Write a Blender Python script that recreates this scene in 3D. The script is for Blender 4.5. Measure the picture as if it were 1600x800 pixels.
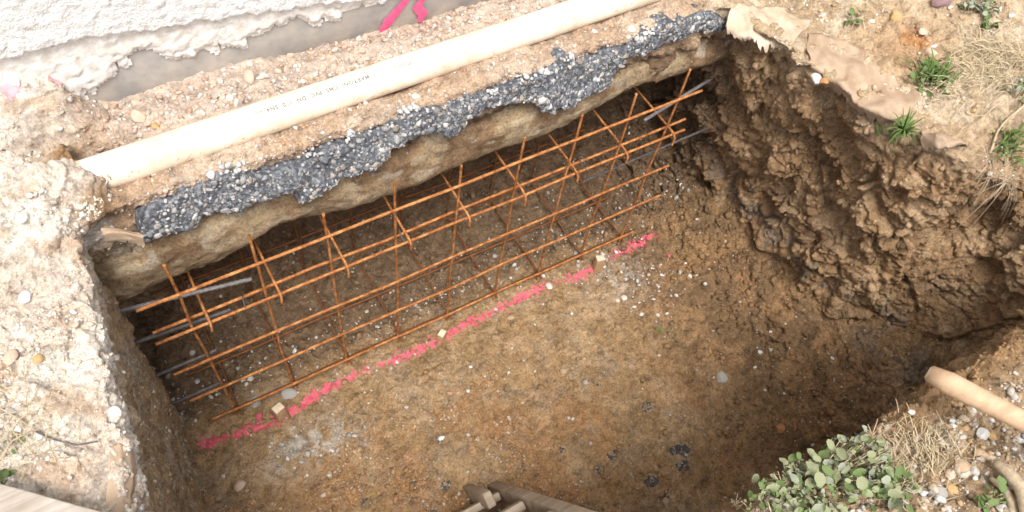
import bpy, math, random, time
T0 = time.time()
def tick(s): pass
import numpy as np
from mathutils import Vector, Matrix
R_ = math.radians
random.seed(7); rng = np.random.default_rng(11)
scene = bpy.context.scene
for o in list(bpy.data.objects): bpy.data.objects.remove(o)
col = scene.collection

# ------------------------------------------------------------------ camera
CAM = np.array([0.0516, -1.1674, 2.5840])
RW = np.array([[0.85657, -0.50301, 0.11519], [0.37070, 0.75510, 0.54074], [-0.35898, -0.42048, 0.83326]])
FPX = 1215.0
cd = bpy.data.cameras.new('camera'); cam = bpy.data.objects.new('camera', cd); col.objects.link(cam)
cd.sensor_width = 36; cd.lens = FPX / 1600 * 36; cd.clip_start = 0.02; cd.clip_end = 500
cam.matrix_world = Matrix([[*RW[:, 0], CAM[0]], [*RW[:, 1], CAM[1]], [*RW[:, 2], CAM[2]], [0, 0, 0, 1]])
scene.camera = cam
scene.render.resolution_x = 1024; scene.render.resolution_y = 512

# ------------------------------------------------------------------ world, sun, exposure
SUN_EL, SUN_AZ = R_(64), R_(204)      # azimuth clockwise from +Y
w = bpy.data.worlds.new('World'); scene.world = w; w.use_nodes = True
nt = w.node_tree; bg = nt.nodes['Background']; sky = nt.nodes.new('ShaderNodeTexSky')
sky.sky_type = 'NISHITA'; sky.sun_disc = False; sky.sun_elevation = SUN_EL; sky.sun_rotation = SUN_AZ
sky.dust_density = 4.0; sky.ozone_density = 0.6; sky.air_density = 0.8
hs = nt.nodes.new('ShaderNodeHueSaturation'); hs.inputs['Saturation'].default_value = .30
nt.links.new(sky.outputs[0], hs.inputs['Color']); nt.links.new(hs.outputs[0], bg.inputs[0]); bg.inputs[1].default_value = 0.13
sd = bpy.data.lights.new('sun', 'SUN'); sun = bpy.data.objects.new('sun', sd); col.objects.link(sun)
sd.energy = 1.5; sd.angle = R_(24); sd.color = (1.0, 0.95, 0.88)
sdir = Vector((math.sin(SUN_AZ) * math.cos(SUN_EL), math.cos(SUN_AZ) * math.cos(SUN_EL), math.sin(SUN_EL)))
sun.rotation_euler = (-sdir).to_track_quat('-Z', 'Y').to_euler()
vs = scene.view_settings; vs.view_transform = 'Standard'; vs.look = 'None'; vs.gamma = 1; vs.use_curve_mapping = False
vs.exposure = 1.05

# ------------------------------------------------------------------ helpers
def ray(u, v): return np.array([(u - 800) / FPX, -(v - 400) / FPX, -1.0]) @ RW
def pz(u, v, z): d = ray(u, v); return CAM + d * (z - CAM[2]) / d[2]
def py_(u, v, y): d = ray(u, v); return CAM + d * (y - CAM[1]) / d[1]

def _hash(ix, iy, iz, seed):
    h = (ix.astype(np.uint32) * np.uint32(374761393)) ^ (iy.astype(np.uint32) * np.uint32(668265263)) ^ (iz.astype(np.uint32) * np.uint32(2147483647)) ^ np.uint32((seed * 974634777 + 12345) & 0xffffffff)
    h = (h ^ (h >> np.uint32(13))) * np.uint32(1274126177)
    h = (h ^ (h >> np.uint32(16))) * np.uint32(2246822519)
    return h ^ (h >> np.uint32(15))
GR = np.array([[1,1,0],[-1,1,0],[1,-1,0],[-1,-1,0],[1,0,1],[-1,0,1],[1,0,-1],[-1,0,-1],[0,1,1],[0,-1,1],[0,1,-1],[0,-1,-1],[1,1,1],[-1,-1,1],[-1,1,-1],[1,-1,-1]], np.float32)
def perlin(P, seed=0):
    P = np.asarray(P, np.float32); I = np.floor(P); f = P - I; I = I.astype(np.int32)
    u = f * f * f * (f * (f * 6 - 15) + 10); out = np.zeros(len(P), np.float32)
    for dx in (0, 1):
        wx = u[:, 0] if dx else 1 - u[:, 0]
        for dy in (0, 1):
            wy = u[:, 1] if dy else 1 - u[:, 1]
            for dz in (0, 1):
                wz = u[:, 2] if dz else 1 - u[:, 2]
                g = GR[_hash(I[:, 0] + dx, I[:, 1] + dy, I[:, 2] + dz, seed) & np.uint32(15)]
                out += wx * wy * wz * (g[:, 0] * (f[:, 0] - dx) + g[:, 1] * (f[:, 1] - dy) + g[:, 2] * (f[:, 2] - dz))
    return out
def fbm(P, freq, oct=3, seed=0, gain=.5):
    P = np.asarray(P, np.float32); s = np.zeros(len(P), np.float32); a = 1.0
    for k in range(oct):
        s += a * perlin(P * freq, seed + k * 17); a *= gain; freq *= 2.03
    return s
def worley(P, freq, seed=0, facet=False):
    P = np.asarray(P, np.float32) * np.float32(freq); B = np.floor(P - .5).astype(np.int32)
    f1 = np.full(len(P), 9., np.float32); f2 = f1.copy(); cid = np.zeros(len(P), np.uint32); fac = np.zeros(len(P), np.float32)
    q = np.float32(1 / 1023.)
    for dx in (0, 1):
        for dy in (0, 1):
            for dz in (0, 1):
                cx, cy, cz = B[:, 0] + dx, B[:, 1] + dy, B[:, 2] + dz
                h = _hash(cx, cy, cz, seed)
                px = cx + (h & np.uint32(1023)).astype(np.float32) * q - P[:, 0]
                py = cy + ((h >> np.uint32(10)) & np.uint32(1023)).astype(np.float32) * q - P[:, 1]
                pw = cz + ((h >> np.uint32(20)) & np.uint32(1023)).astype(np.float32) * q - P[:, 2]
                d = px * px + py * py + pw * pw
                c = d < f1; g = GR[(h >> np.uint32(5)) & np.uint32(15)]
                fac = np.where(c, g[:, 0] * px + g[:, 1] * py + g[:, 2] * pw, fac)
                f2 = np.where(c, f1, np.minimum(f2, d)); cid = np.where(c, h, cid); f1 = np.where(c, d, f1)
    if facet: return np.sqrt(f1), np.sqrt(f2), ((cid & np.uint32(0xffff)) / 65535.).astype(np.float32), fac
    return np.sqrt(f1), np.sqrt(f2), ((cid & np.uint32(0xffff)) / 65535.).astype(np.float32)
def sm(x, a, b):
    t = np.clip((x - a) / (b - a), 0, 1); return t * t * (3 - 2 * t)

def surfnets(D, org, h):
    s = D < 0
    nx, ny, nz = D.shape
    cnt = np.zeros((nx-1, ny-1, nz-1), np.int8)
    for i in (0, 1):
        for j in (0, 1):
            for k in (0, 1): cnt += s[i:nx-1+i, j:ny-1+j, k:nz-1+k]
    act = (cnt > 0) & (cnt < 8)
    ci, cj, ck = np.nonzero(act); n = len(ci)
    idx = np.full(act.shape, -1, np.int64); idx[ci, cj, ck] = np.arange(n)
    acc = np.zeros((n, 3)); num = np.zeros(n)
    cor = [(i, j, k) for i in (0, 1) for j in (0, 1) for k in (0, 1)]
    for a in cor:
        for ax in range(3):
            if a[ax]: continue
            b = list(a); b[ax] = 1
            d0 = D[ci+a[0], cj+a[1], ck+a[2]]; d1 = D[ci+b[0], cj+b[1], ck+b[2]]
            m = (d0 < 0) != (d1 < 0)
            t = np.where(m, d0 / np.where(m, d0 - d1, 1), 0)
            for q in range(3):
                acc[:, q] += np.where(m, a[q] + (t if q == ax else 0), 0)
            num += m
    V = (np.stack([ci, cj, ck], 1) + acc / num[:, None]) * h + np.array(org)
    Q = []
    for ax in range(3):
        sl0 = [slice(None)] * 3; sl1 = [slice(None)] * 3
        sl0[ax] = slice(0, -1); sl1[ax] = slice(1, None)
        A = s[tuple(sl0)]; B = s[tuple(sl1)]
        ch = A != B
        u, v = [(1, 2), (2, 0), (0, 1)][ax]
        I = np.stack(np.nonzero(ch), 1)
        I = I[(I[:, u] > 0) & (I[:, v] > 0) & (I[:, u] < D.shape[u]-1) & (I[:, v] < D.shape[v]-1)]
        fl = A[I[:, 0], I[:, 1], I[:, 2]]
        def cell(du, dv):
            J = I.copy(); J[:, u] += du; J[:, v] += dv
            return idx[J[:, 0], J[:, 1], J[:, 2]]
        q = np.stack([cell(-1, -1), cell(0, -1), cell(0, 0), cell(-1, 0)], 1)
        q = np.where(fl[:, None], q, q[:, ::-1])
        Q.append(q)
    Q = np.concatenate(Q); Q = Q[(Q >= 0).all(1)]
    return V, Q

def raw_mesh(name, V, F):
    V = np.asarray(V, np.float32); F = np.asarray(F, np.int32)
    me = bpy.data.meshes.new(name); k = F.shape[1]
    me.vertices.add(len(V)); me.vertices.foreach_set('co', V.ravel())
    me.loops.add(F.size); me.loops.foreach_set('vertex_index', F.ravel())
    me.polygons.add(len(F)); me.polygons.foreach_set('loop_start', np.arange(len(F), dtype=np.int32) * k)
    me.update(calc_edges=True)
    return me
def obj(name, me, mat=None, parent=None, smooth=True, cols=None):
    if smooth: me.polygons.foreach_set('use_smooth', np.ones(len(me.polygons), bool))
    if cols is not None:
        a = me.color_attributes.new('col', 'FLOAT_COLOR', 'POINT')
        a.data.foreach_set('color', np.concatenate([cols, np.ones((len(cols), 1))], 1).astype(np.float32).ravel())
    o = bpy.data.objects.new(name, me); col.objects.link(o)
    if mat: me.materials.append(mat)
    if parent: o.parent = parent
    return o
def tag(o, label=None, cat=None, group=None, kind=None):
    if label: o['label'] = label
    if cat: o['category'] = cat
    if group: o['group'] = group
    if kind: o['kind'] = kind
    return o
def empty(name, loc=(0, 0, 0)):
    o = bpy.data.objects.new(name, None); col.objects.link(o); o.location = loc; o.empty_display_size = .05; return o
def subdivide(V, Q, lv):
    me = raw_mesh('tmp', V, Q); o = bpy.data.objects.new('tmp', me); col.objects.link(o)
    md = o.modifiers.new('s', 'SUBSURF'); md.levels = lv; md.render_levels = lv
    dg = bpy.context.evaluated_depsgraph_get(); e = o.evaluated_get(dg); m2 = e.to_mesh()
    V2 = np.empty(len(m2.vertices) * 3, np.float32); m2.vertices.foreach_get('co', V2)
    Q2 = np.empty(len(m2.loops), np.int32); m2.loops.foreach_get('vertex_index', Q2)
    e.to_mesh_clear(); bpy.data.objects.remove(o); bpy.data.meshes.remove(me)
    return V2.reshape(-1, 3), Q2.reshape(-1, 4)
def vnormals(V, F):
    me = raw_mesh('tmp', V, F); N = np.empty(len(V) * 3, np.float32)
    me.vertex_normals.foreach_get('vector', N); bpy.data.meshes.remove(me); return N.reshape(-1, 3)
def grid(x0, x1, y0, y1, z0, z1, h):
    nx, ny, nz = [int(round((b - a) / h)) + 1 for a, b in ((x0, x1), (y0, y1), (z0, z1))]
    X, Y, Z = np.meshgrid(x0 + np.arange(nx) * h, y0 + np.arange(ny) * h, z0 + np.arange(nz) * h, indexing='ij')
    return X.astype(np.float32), Y.astype(np.float32), Z.astype(np.float32)
def sub(V, F, mask):
    f = F[mask]; u, inv = np.unique(f, return_inverse=True)
    return V[u], inv.reshape(f.shape), u

# ------------------------------------------------------------------ materials
MATS = {}
def mat(name, rough=.9):
    m = bpy.data.materials.new(name); m.use_nodes = True
    b = m.node_tree.nodes['Principled BSDF']; b.inputs['Roughness'].default_value = rough
    b.inputs['Specular IOR Level'].default_value = .25
    MATS[name] = m; return m, m.node_tree, b
def N(nt, typ, **kw):
    n = nt.nodes.new(typ)
    for k, v in kw.items():
        if k in n.inputs: n.inputs[k].default_value = v
        else: setattr(n, k, v)
    return n
def noise(nt, scale, detail=4, rough=.6, co=None):
    n = N(nt, 'ShaderNodeTexNoise', Scale=scale, Detail=detail, Roughness=rough)
    if co is None:
        co = nt.nodes.get('TC') or N(nt, 'ShaderNodeTexCoord'); co.name = 'TC'; nt.links.new(co.outputs['Object'], n.inputs['Vector'])
    return n
def ramp(nt, src, stops):
    r = nt.nodes.new('ShaderNodeValToRGB'); nt.links.new(src, r.inputs[0])
    e = r.color_ramp.elements
    while len(e) < len(stops): e.new(.5)
    for k, (p, c) in enumerate(stops):
        e[k].position = p; e[k].color = (*c, 1) if len(c) == 3 else c
    return r
def mix(nt, typ, fac, a, b):
    m = nt.nodes.new('ShaderNodeMix'); m.data_type = 'RGBA'; m.blend_type = typ
    for s, v in ((0, fac), (6, a), (7, b)):
        if hasattr(v, 'links') or hasattr(v, 'node'): nt.links.new(v, m.inputs[s])
        else: m.inputs[s].default_value = v if s == 0 else (*v, 1)
    return m.outputs[2]
def bump(nt, b, h, strength=.5, dist=.01, prev=None):
    n = N(nt, 'ShaderNodeBump', Strength=strength, Distance=dist); nt.links.new(h, n.inputs['Height'])
    if prev: nt.links.new(prev, n.inputs['Normal'])
    nt.links.new(n.outputs[0], b.inputs['Normal']); return n.outputs[0]
g1 = lambda v: (v, v, v)

# soil: colour attribute x fine grain
def soil_mat(name, grain=1.0, speck=.0, bd=.006):
    m, nt, b = mat(name, .95); b.inputs['Specular IOR Level'].default_value = .12
    a = N(nt, 'ShaderNodeAttribute', attribute_name='col')
    n1 = noise(nt, 28, 6, .72); n2 = noise(nt, 140, 5, .75); n3 = noise(nt, 480, 3, .7)
    r1 = ramp(nt, n1.outputs[0], [(.30, (.52, .47, .43)), (.47, g1(.98)), (.70, (1.32, 1.28, 1.22))])
    r2 = ramp(nt, n2.outputs[0], [(.30, (.42, .38, .35)), (.46, g1(.97)), (.70, g1(1.45))])
    c = mix(nt, 'MULTIPLY', grain, a.outputs[0], r1.outputs[0]); c = mix(nt, 'MULTIPLY', grain, c, r2.outputs[0])
    if speck > 0:
        vo = N(nt, 'ShaderNodeTexVoronoi', Scale=120.0); tc = nt.nodes['TC']; nt.links.new(tc.outputs['Object'], vo.inputs['Vector'])
        sx = nt.nodes.new('ShaderNodeSeparateColor'); nt.links.new(vo.outputs['Color'], sx.inputs[0])
        rr = ramp(nt, sx.outputs[0], [(1 - speck, g1(0)), (1 - speck + .02, g1(1))])
        rd = ramp(nt, vo.outputs['Distance'], [(.28, g1(1)), (.42, g1(0))])
        f = mix(nt, 'MULTIPLY', 1.0, rr.outputs[0], rd.outputs[0])
        c = mix(nt, 'MIX', f, c, (.50, .46, .41))
    nt.links.new(c, b.inputs['Base Color'])
    p = bump(nt, b, n1.outputs[0], .5, bd * 3); p = bump(nt, b, n2.outputs[0], 1.0, bd * 1.3, p); bump(nt, b, n3.outputs[0], .6, bd * .5, p)
    return m
soil = soil_mat('soil_brown', 1.0, .035)
soil_pale = soil_mat('soil_pale', .75, .05)
stone_m = soil_mat('stone', .6, 0, .003)

def simple(name, c0, c1, scale=40, rough=.85, bs=.4, bd=.004, spec=.25, detail=5):
    m, nt, b = mat(name, rough); b.inputs['Specular IOR Level'].default_value = spec
    n = noise(nt, scale, detail, .65); r = ramp(nt, n.outputs[0], [(.32, c0), (.68, c1)])
    nt.links.new(r.outputs[0], b.inputs['Base Color']); bump(nt, b, n.outputs[0], bs, bd); return m
stucco_m = simple('stucco_white', (.74, .73, .71), (.86, .86, .85), 120, .95, 1.0, .008)
stucco_old = simple('stucco_old', (.60, .56, .50), (.84, .82, .79), 35, .95, .8, .006)
plinth_m = simple('plinth_concrete', (.30, .29, .28), (.52, .47, .41), 9, .85, .6, .004)
footing_m = None
m, nt, b = mat('paint_pink', .85); n_ = noise(nt, 150, 5, .7)
r_ = ramp(nt, n_.outputs[0], [(.36, (.34, .20, .125)), (.45, (.64, .095, .14)), (.68, (.80, .20, .26))]); nt.links.new(r_.outputs[0], b.inputs['Base Color']); bump(nt, b, n_.outputs[0], .7, .004); paint_m = m
paint_wall = simple('paint_pink_wall', (.78, .09, .22), (.88, .15, .30), 60, .7, .3, .002)
peg_m = simple('peg_wood', (.36, .22, .12), (.50, .34, .20), 60, .85, .3, .002)
felt_m = simple('geotextile', (.30, .21, .14), (.50, .385, .28), 11, .97, .9, .006, .1)
felt_pale = simple('geotextile_pale', (.38, .29, .20), (.62, .52, .41), 11, .97, .6, .004, .1)
dark_steel = simple('dark_steel', (.05, .045, .045), (.14, .12, .11), 90, .6, .4, .002, .4)
grey_steel = simple('grey_steel', (.10, .09, .09), (.24, .22, .21), 90, .55, .4, .002, .4)
root_m = simple('root', (.30, .23, .15), (.52, .43, .31), 80, .9, .4, .002)
dry_m = simple('dry_grass', (.34, .27, .16), (.56, .47, .32), 40, .9, .2, .002)
grass_m = simple('grass_green', (.06, .11, .025), (.13, .20, .05), 30, .7, .1, .001)
leaf_dust = simple('leaf_dusty', (.15, .175, .08), (.34, .35, .22), 140, .8, .3, .001)
leaf_green = simple('leaf_green', (.07, .12, .03), (.19, .25, .10), 120, .7, .3, .001)
leaf_grey = simple('leaf_grey', (.20, .225, .16), (.36, .38, .29), 60, .85, .3, .001)

def rust_mat(name, a, b_, c_):
    m, nt, b = mat(name, .8); n = noise(nt, 38, 6, .8)
    r = ramp(nt, n.outputs[0], [(.34, a), (.5, b_), (.66, c_)]); nt.links.new(r.outputs[0], b.inputs['Base Color'])
    bump(nt, b, n.outputs[0], .4, .002); return m
rust = rust_mat('rust', (.15, .05, .018), (.38, .145, .045), (.60, .31, .12))

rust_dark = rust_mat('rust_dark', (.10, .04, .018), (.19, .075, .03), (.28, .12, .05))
def wood_mat(name, a, b_, sc=(3, 60, 60), rough=.75):
    m, nt, b = mat(name, rough); tc = N(nt, 'ShaderNodeTexCoord'); mp = N(nt, 'ShaderNodeMapping'); mp.inputs['Scale'].default_value = sc
    nt.links.new(tc.outputs['Object'], mp.inputs[0]); n = N(nt, 'ShaderNodeTexNoise', Scale=1.0, Detail=6, Roughness=.65); nt.links.new(mp.outputs[0], n.inputs['Vector'])
    n2 = N(nt, 'ShaderNodeTexNoise', Scale=14.0, Detail=5); nt.links.new(tc.outputs['Object'], n2.inputs['Vector'])
    r = ramp(nt, n.outputs[0], [(.3, a), (.7, b_)]); r2 = ramp(nt, n2.outputs[0], [(.3, (.72, .68, .62)), (.6, g1(1.05))])
    nt.links.new(mix(nt, 'MULTIPLY', .8, r.outputs[0], r2.outputs[0]), b.inputs['Base Color']); bump(nt, b, n.outputs[0], .4, .002); return m
ladder_m = wood_mat('ladder_wood', (.34, .27, .20), (.56, .47, .37))
plank_m = wood_mat('plank_wood', (.30, .26, .22), (.52, .47, .42))
handle_m = wood_mat('handle_wood', (.44, .29, .18), (.60, .43, .29), (2, 40, 40), .65)
end_m = simple('end_grain', (.55, .43, .30), (.72, .60, .45), 90, .8, .2, .001)

# ------------------------------------------------------------------ earth (signed distance field -> mesh)
H = 0.02
X, Y, Z = grid(-1.0, 2.9, -1.8, .60, -.14, 1.32, H)
shp = X.shape
P = np.stack([X.ravel(), Y.ravel(), Z.ravel()], 1)
x, y, z = P.T
n3 = perlin(P * 3.1, 1); n7 = perlin(P * 7.3, 2); n14 = perlin(P * 14.5, 3)
ridge = .4 - 2.0 * np.abs(perlin(np.stack([(y - 1.0 * z) * 2.7 + .9 * n3 + .4 * n7, (y + z) * 2.0, x * 2.0], 1), 4))

def ground_h(x, y):
    h = np.full(len(x), 1.075, np.float32)
    lft = sm(-x, .02, .38)
    h += .04 * lft * sm(y, -.35, .15) + .035 * lft
    h += .14 * sm(y, .27, .41) * sm(-x, -.03, .07)
    h += .014 * sm(y, .06, .10) * (1 - sm(y, .15, .19)) * sm(x, -.05, .05) * (1 - sm(x, 1.6, 1.75))
    h += .03 * sm(y, .20, .26) * (1 - sm(y, .33, .41)) * sm(x, -.1, .1) - .02 * sm(y, .33, .41) * sm(x, .3, .7)
    h -= .16 * sm(-y, .60, .90) * sm(x, 2.0, 2.2) * (1 - sm(-y, 1.1, 1.2))
    h += .10 * np.exp(-(((x + .17) / .11) ** 2 + ((y - .16) / .12) ** 2))
    rgt = sm(x, 1.72, 1.95)
    h += rgt * (-.045 + .10 * sm(x, 2.0, 2.5))
    h += .05 * sm(-y, 1.14, 1.45) * sm(x, .3, .9)
    # darker hollow where the pipe disappears into the bank
    h -= .09 * np.exp(-(((x + .06) / .09) ** 2 + ((y - .275) / .06) ** 2))
    return h
hh = ground_h(x, y) + .022 * n3 + .012 * n7
XRY = [-1.3, -.82, -.68, -.58, -.41, -.26, -.15, 0.0, .1]
XRT = [1.96, 2.04, 2.03, 1.97, 1.94, 1.91, 1.86, 1.80, 1.78]
xrt = np.interp(y, XRY, XRT).astype(np.float32)
alc = sm(-y, .68, .90)
zz = np.clip(z / 1.05, 0, 1)
xr = xrt * zz + 2.03 * (1 - zz) + alc * (.05 + .34 * np.clip(z, 0, 1.1) ** .8) + .05 * np.sin(zz * 3.1)
xr = np.where(y > .1, np.maximum(xr, 1.96 - .3 * zz), xr)
xl = -.135 + .10 * np.minimum(y, 0) - .03 * (1 - zz) - .05 * sm(y, .05, .2)
zf = .012 * n3 + .20 * sm(x, 1.62, 2.15) ** 1.4 + .10 * sm(y, .30, .52) - .01 + .10 * sm(x, 1.5, 2.0) * sm(-y, .75, 1.1)
yb = np.where(z < .84, .50 - .10 * zz, np.where(z < .95, .115, np.where(z < 1.05, .085 + .35 * (z - .95), .098))).astype(np.float32)
yb = np.where(z < .84, yb, yb)
yn = -1.125 - .03 * (1 - zz) + .02 * n7
wall_rough = np.where(x > 1.6, 1.0, .35)
d = np.maximum.reduce([xl - x + .006 * n7, x - xr + wall_rough * (.06 * ridge * (1 - .8 * alc) + .03 * n7 + .010 * n14), yn - y, y - yb + .02 * n7 * (z < .84) + .012 * n14, zf - z + .006 * n7])
e = np.maximum(z - hh, -d)
# deep cracks / recess high on the right bank
rec = np.sqrt(((x - 2.20) / .20) ** 2 + ((y + .78) / .09) ** 2 + ((z - .72) / .16) ** 2) - 1
e = np.maximum(e, -rec * .09)
e = e + .004 * n14
hol = np.sqrt(((x - 2.06) / .07) ** 2 + ((y - .02) / .05) ** 2 + ((z - .16) / .05) ** 2) - 1
e = np.maximum(e, -hol * .05)
tick('sdf')
e = np.minimum(e, (np.sqrt(((x + .145) / .10) ** 2 + ((y - .18) / .11) ** 2 + ((z - 1.10) / .075) ** 2) - 1) * .07 + .035 * n14 + .02 * n7)
V0, Q0 = surfnets(e.reshape(shp), (-1.0, -1.8, -.14), H)
del X, Y, Z, P, n3, n7, n14, ridge
tick('nets'); 
fcc = V0[Q0].mean(1); xc = (fcc - CAM) @ RW.T
uu = 800 + FPX * xc[:, 0] / -xc[:, 2]; vv_ = 400 - FPX * xc[:, 1] / -xc[:, 2]
hi = (uu > -200) & (uu < 1800) & (vv_ > -150) & (vv_ < 980) & (xc[:, 2] < 0) & ~((fcc[:, 1] < -1.05) & (fcc[:, 2] < .9) & (fcc[:, 0] < 1.7)) & ~((fcc[:, 1] > .3) & (fcc[:, 2] > .7))
va, qa, _ = sub(V0, Q0, hi); vb, qb, _ = sub(V0, Q0, ~hi)
va, qa = subdivide(va, qa, 2); vb, qb = subdivide(vb, qb, 1)
V = np.concatenate([va, vb]); Q = np.concatenate([qa, qb + len(va)]); tick('subd %d' % len(Q))
NR = vnormals(V, Q)
if (NR[:, 2] * (V[:, 2] > 1.0)).sum() < 0: Q = Q[:, ::-1].copy(); NR = -NR
vx, vy, vz = V.T
inpit = (vz < .93 - .0) & (vx > -.3)
top = sm(vz, .93, 1.02)                      # turf level
lsh = .10 * sm(vy, .05, .2)
left = sm(-vx + lsh, .08, .16) * top
floorw = sm(NR[:, 2], .35, .75) * sm(-vz, -.30, -.10)
right = sm(vx, 1.35, 1.75) * (1 - top)
rtop = sm(vx, 1.6, 1.8) * top
near = top * sm(-vy, 1.05, 1.12) * sm(vx, .3, .6)
ledge = top * sm(vy, -.02, .08) * (1 - sm(-vx, -.02, .08)) * (1 - rtop)
wp = np.stack([perlin(V * 9, 50), perlin(V * 9, 51), perlin(V * 9, 52)], 1)
VW = V + .035 * wp
F1, F2, CID, FA = worley(VW * np.array([1, 1, 1.25], np.float32), 15, 5, True)
G1, G2, GID, GA = worley(V + .012 * wp, 44, 6, True)
def ridged(P, freq, oct, seed, gain=.55):
    s = 0; a = 1.
    for k in range(oct): s = s + a * (.35 - np.abs(perlin(P * freq, seed + 13 * k))); a *= gain; freq *= 2.1
    return s
H1, H2, HID, HA = worley(VW, 6.5, 15, True)
f20 = fbm(V, 13, 3, 8); f60 = fbm(V, 55, 2, 9); f4 = fbm(V, 4, 3, 20)
bil = -ridged(VW, 8, 4, 60)                 # rounded lumps with creases
rdg = ridged(VW * np.array([1, 1, .45], np.float32), 7, 3, 70)
crack = np.clip((F2 - F1) / .14, 0, 1)
patchy = sm(fbm(V, 5.5, 2, 31), -.02, .28); patch2 = sm(fbm(V, 8.5, 2, 33), -.05, .25)
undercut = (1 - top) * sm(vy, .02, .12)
wallw = (1 - top) * (1 - floorw)
amp_c = .003 + .009 * right * patchy + .010 * undercut * patchy + .006 * near * patchy + .012 * left * (.3 + .7 * patchy) + .007 * rtop * patchy + .004 * wallw
amp_g = .0015 + .004 * right * patch2 + .006 * undercut * patch2 + .005 * near + .0035 * left + .004 * rtop * patch2 + .0035 * ledge + .004 * floorw * patch2 * (1 - patchy)
amp_b = .007 + .010 * right * (1 - wallw) + .006 * right * wallw + .016 * undercut + .014 * rtop + .012 * left + .012 * near + .006 * wallw + .004 * ledge
amp_b = amp_b * (1 - .45 * floorw * (1 - right) * (1 - undercut))
disp = amp_c * ((.60 - F1) * .5 + .9 * FA + .5 * (CID - .5) - .35 * (1 - crack)) + amp_g * ((.55 - G1) * .5 + 1.0 * GA + .6 * (GID - .5)) \
    + amp_b * bil + (.004 + .010 * right * wallw) * rdg + .006 * f20 + .004 * f60
# left trench face is spade-cut: long vertical scrapes
lw = wallw * sm(-vx, -.02, .08)
disp = disp + lw * (.008 * FA * patch2 + .006 * GA + .012 * f20)
strk = V[:, 1] - 1.0 * V[:, 2] + .05 * f4
st = perlin(np.stack([strk * 26, (vy + vz) * 5, vx * 6], 1), 78) + .6 * perlin(np.stack([strk * 60, (vy + vz) * 9, vx * 9], 1), 79)
rw = wallw * right * sm(vz, .25, .5)
pit_ = np.maximum(0, perlin(V * 70, 95) - .12) + .6 * np.maximum(0, perlin(V * 33, 96) - .15)
disp = disp + rw * .006 * st * (.4 + .6 * patch2) * sm(vy, -.75, -.6) + wallw * right * .028 * HA + wallw * right * (.003 * FA + .0025 * GA) - (.004 + .010 * floorw + .008 * wallw) * pit_
disp = disp * (1 - .55 * lw) + lw * .010 * perlin(V * np.array([8, 30, 4], np.float32), 77)
V = V + NR * disp[:, None]
NR = vnormals(V, Q)
vx, vy, vz = V.T

tick('disp')
# base colours of the different soils
def C(*c): return np.array(c, np.float32)[None]
def lerp(a, b, t): return a + (b - a) * t[:, None]
big = sm(f4, -.25, .35); pat = sm(fbm(V, 7, 3, 40), -.05, .35); pat2 = sm(fbm(V, 3.2, 3, 41), .0, .4); pat3 = sm(fbm(V, 10, 3, 42), .12, .42)
c = lerp(C(.255, .155, .082), C(.34, .215, .118), big)                    # brown loam
fl = floorw * (1 - right)
c = lerp(c, lerp(C(.345, .228, .120), C(.41, .285, .165), pat), fl * .95)    # trodden clay
sandy = fl * sm(-vy, .12, .5) * sm(fbm(V, 4.4, 2, 43) - .25 * (vx - .5), -.25, .2)
c = lerp(c, C(.40, .215, .10), sandy * .45)                                # orange sand
c = lerp(c, C(.30, .265, .225), pat3 * .22 * (fl + .5 * wallw))            # grey clay smears
lime = np.exp(-(((vx - .17) / .13) ** 2 + ((vy + .21) / .07) ** 2)) + .8 * np.exp(-(((vx - 1.55) / .12) ** 2 + ((vy + .13) / .10) ** 2))
c = lerp(c, C(.52, .475, .41), np.clip(lime * 1.1 * sm(fbm(V, 24, 3, 44), -.3, .25), 0, 1) * (1 - top))
c = lerp(c, lerp(C(.20, .13, .072), C(.30, .185, .095), pat), right * .8 * (1 - wallw))
c = lerp(c, C(.44, .275, .125), right * wallw * sm(fbm(V, 3.0, 2, 46), .0, .3) * .7)
c = lerp(c, lerp(C(.33, .215, .12), C(.45, .315, .19), pat), right * wallw * .92)
c = lerp(c, C(.225, .195, .165), right * wallw * pat3 * sm(-vz, -.55, -.1) * .8)     # grey band low on the right bank
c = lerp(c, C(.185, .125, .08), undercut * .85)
c = lerp(c, lerp(C(.42, .31, .19), C(.33, .23, .135), pat), wallw * sm(-vx, -.02, .08) * .95)
c = lerp(c, C(.46, .40, .32), wallw * sm(-vx, -.02, .08) * pat3 * .7)
pale = lerp(C(.72, .62, .52), C(.82, .75, .66), pat); pale = lerp(pale, C(.55, .38, .25), pat3 * .6)
c = lerp(c, pale, left)
c = lerp(c, lerp(C(.50, .36, .25), C(.58, .45, .34), pat), ledge)
c = lerp(c, C(.62, .50, .41), ledge * sm(vy, .20, .28))
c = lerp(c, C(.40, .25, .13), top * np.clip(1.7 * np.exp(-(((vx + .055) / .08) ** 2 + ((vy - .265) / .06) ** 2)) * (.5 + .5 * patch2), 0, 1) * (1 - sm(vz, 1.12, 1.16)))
c = lerp(c, lerp(C(.48, .36, .235), C(.58, .47, .34), pat), rtop)
c = lerp(c, C(.33, .22, .13), rtop * sm(-vy, .55, .75) * sm(vx, 1.95, 2.1) * (.5 + .5 * pat))
ORX, ORY = pz(1415, 78, 1.05)[:2]
orange = np.exp(-(((vx - ORX) / .10) ** 2 + ((vy - ORY) / .10) ** 2))
c = lerp(c, C(.48, .25, .11), np.clip(orange * 1.5 * (.3 + .7 * pat), 0, 1) * top)
c = lerp(c, lerp(C(.40, .29, .18), C(.52, .42, .31), pat), near)
brn = near * sm(vx, 1.15, 1.35) * sm(vy, -1.24, -1.15)
c = lerp(c, C(.30, .19, .10), brn)
c = c * (1 + .16 * patchy * (CID - .5) + .25 * (GID - .5))[:, None]
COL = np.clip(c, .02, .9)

tick('col')
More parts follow.
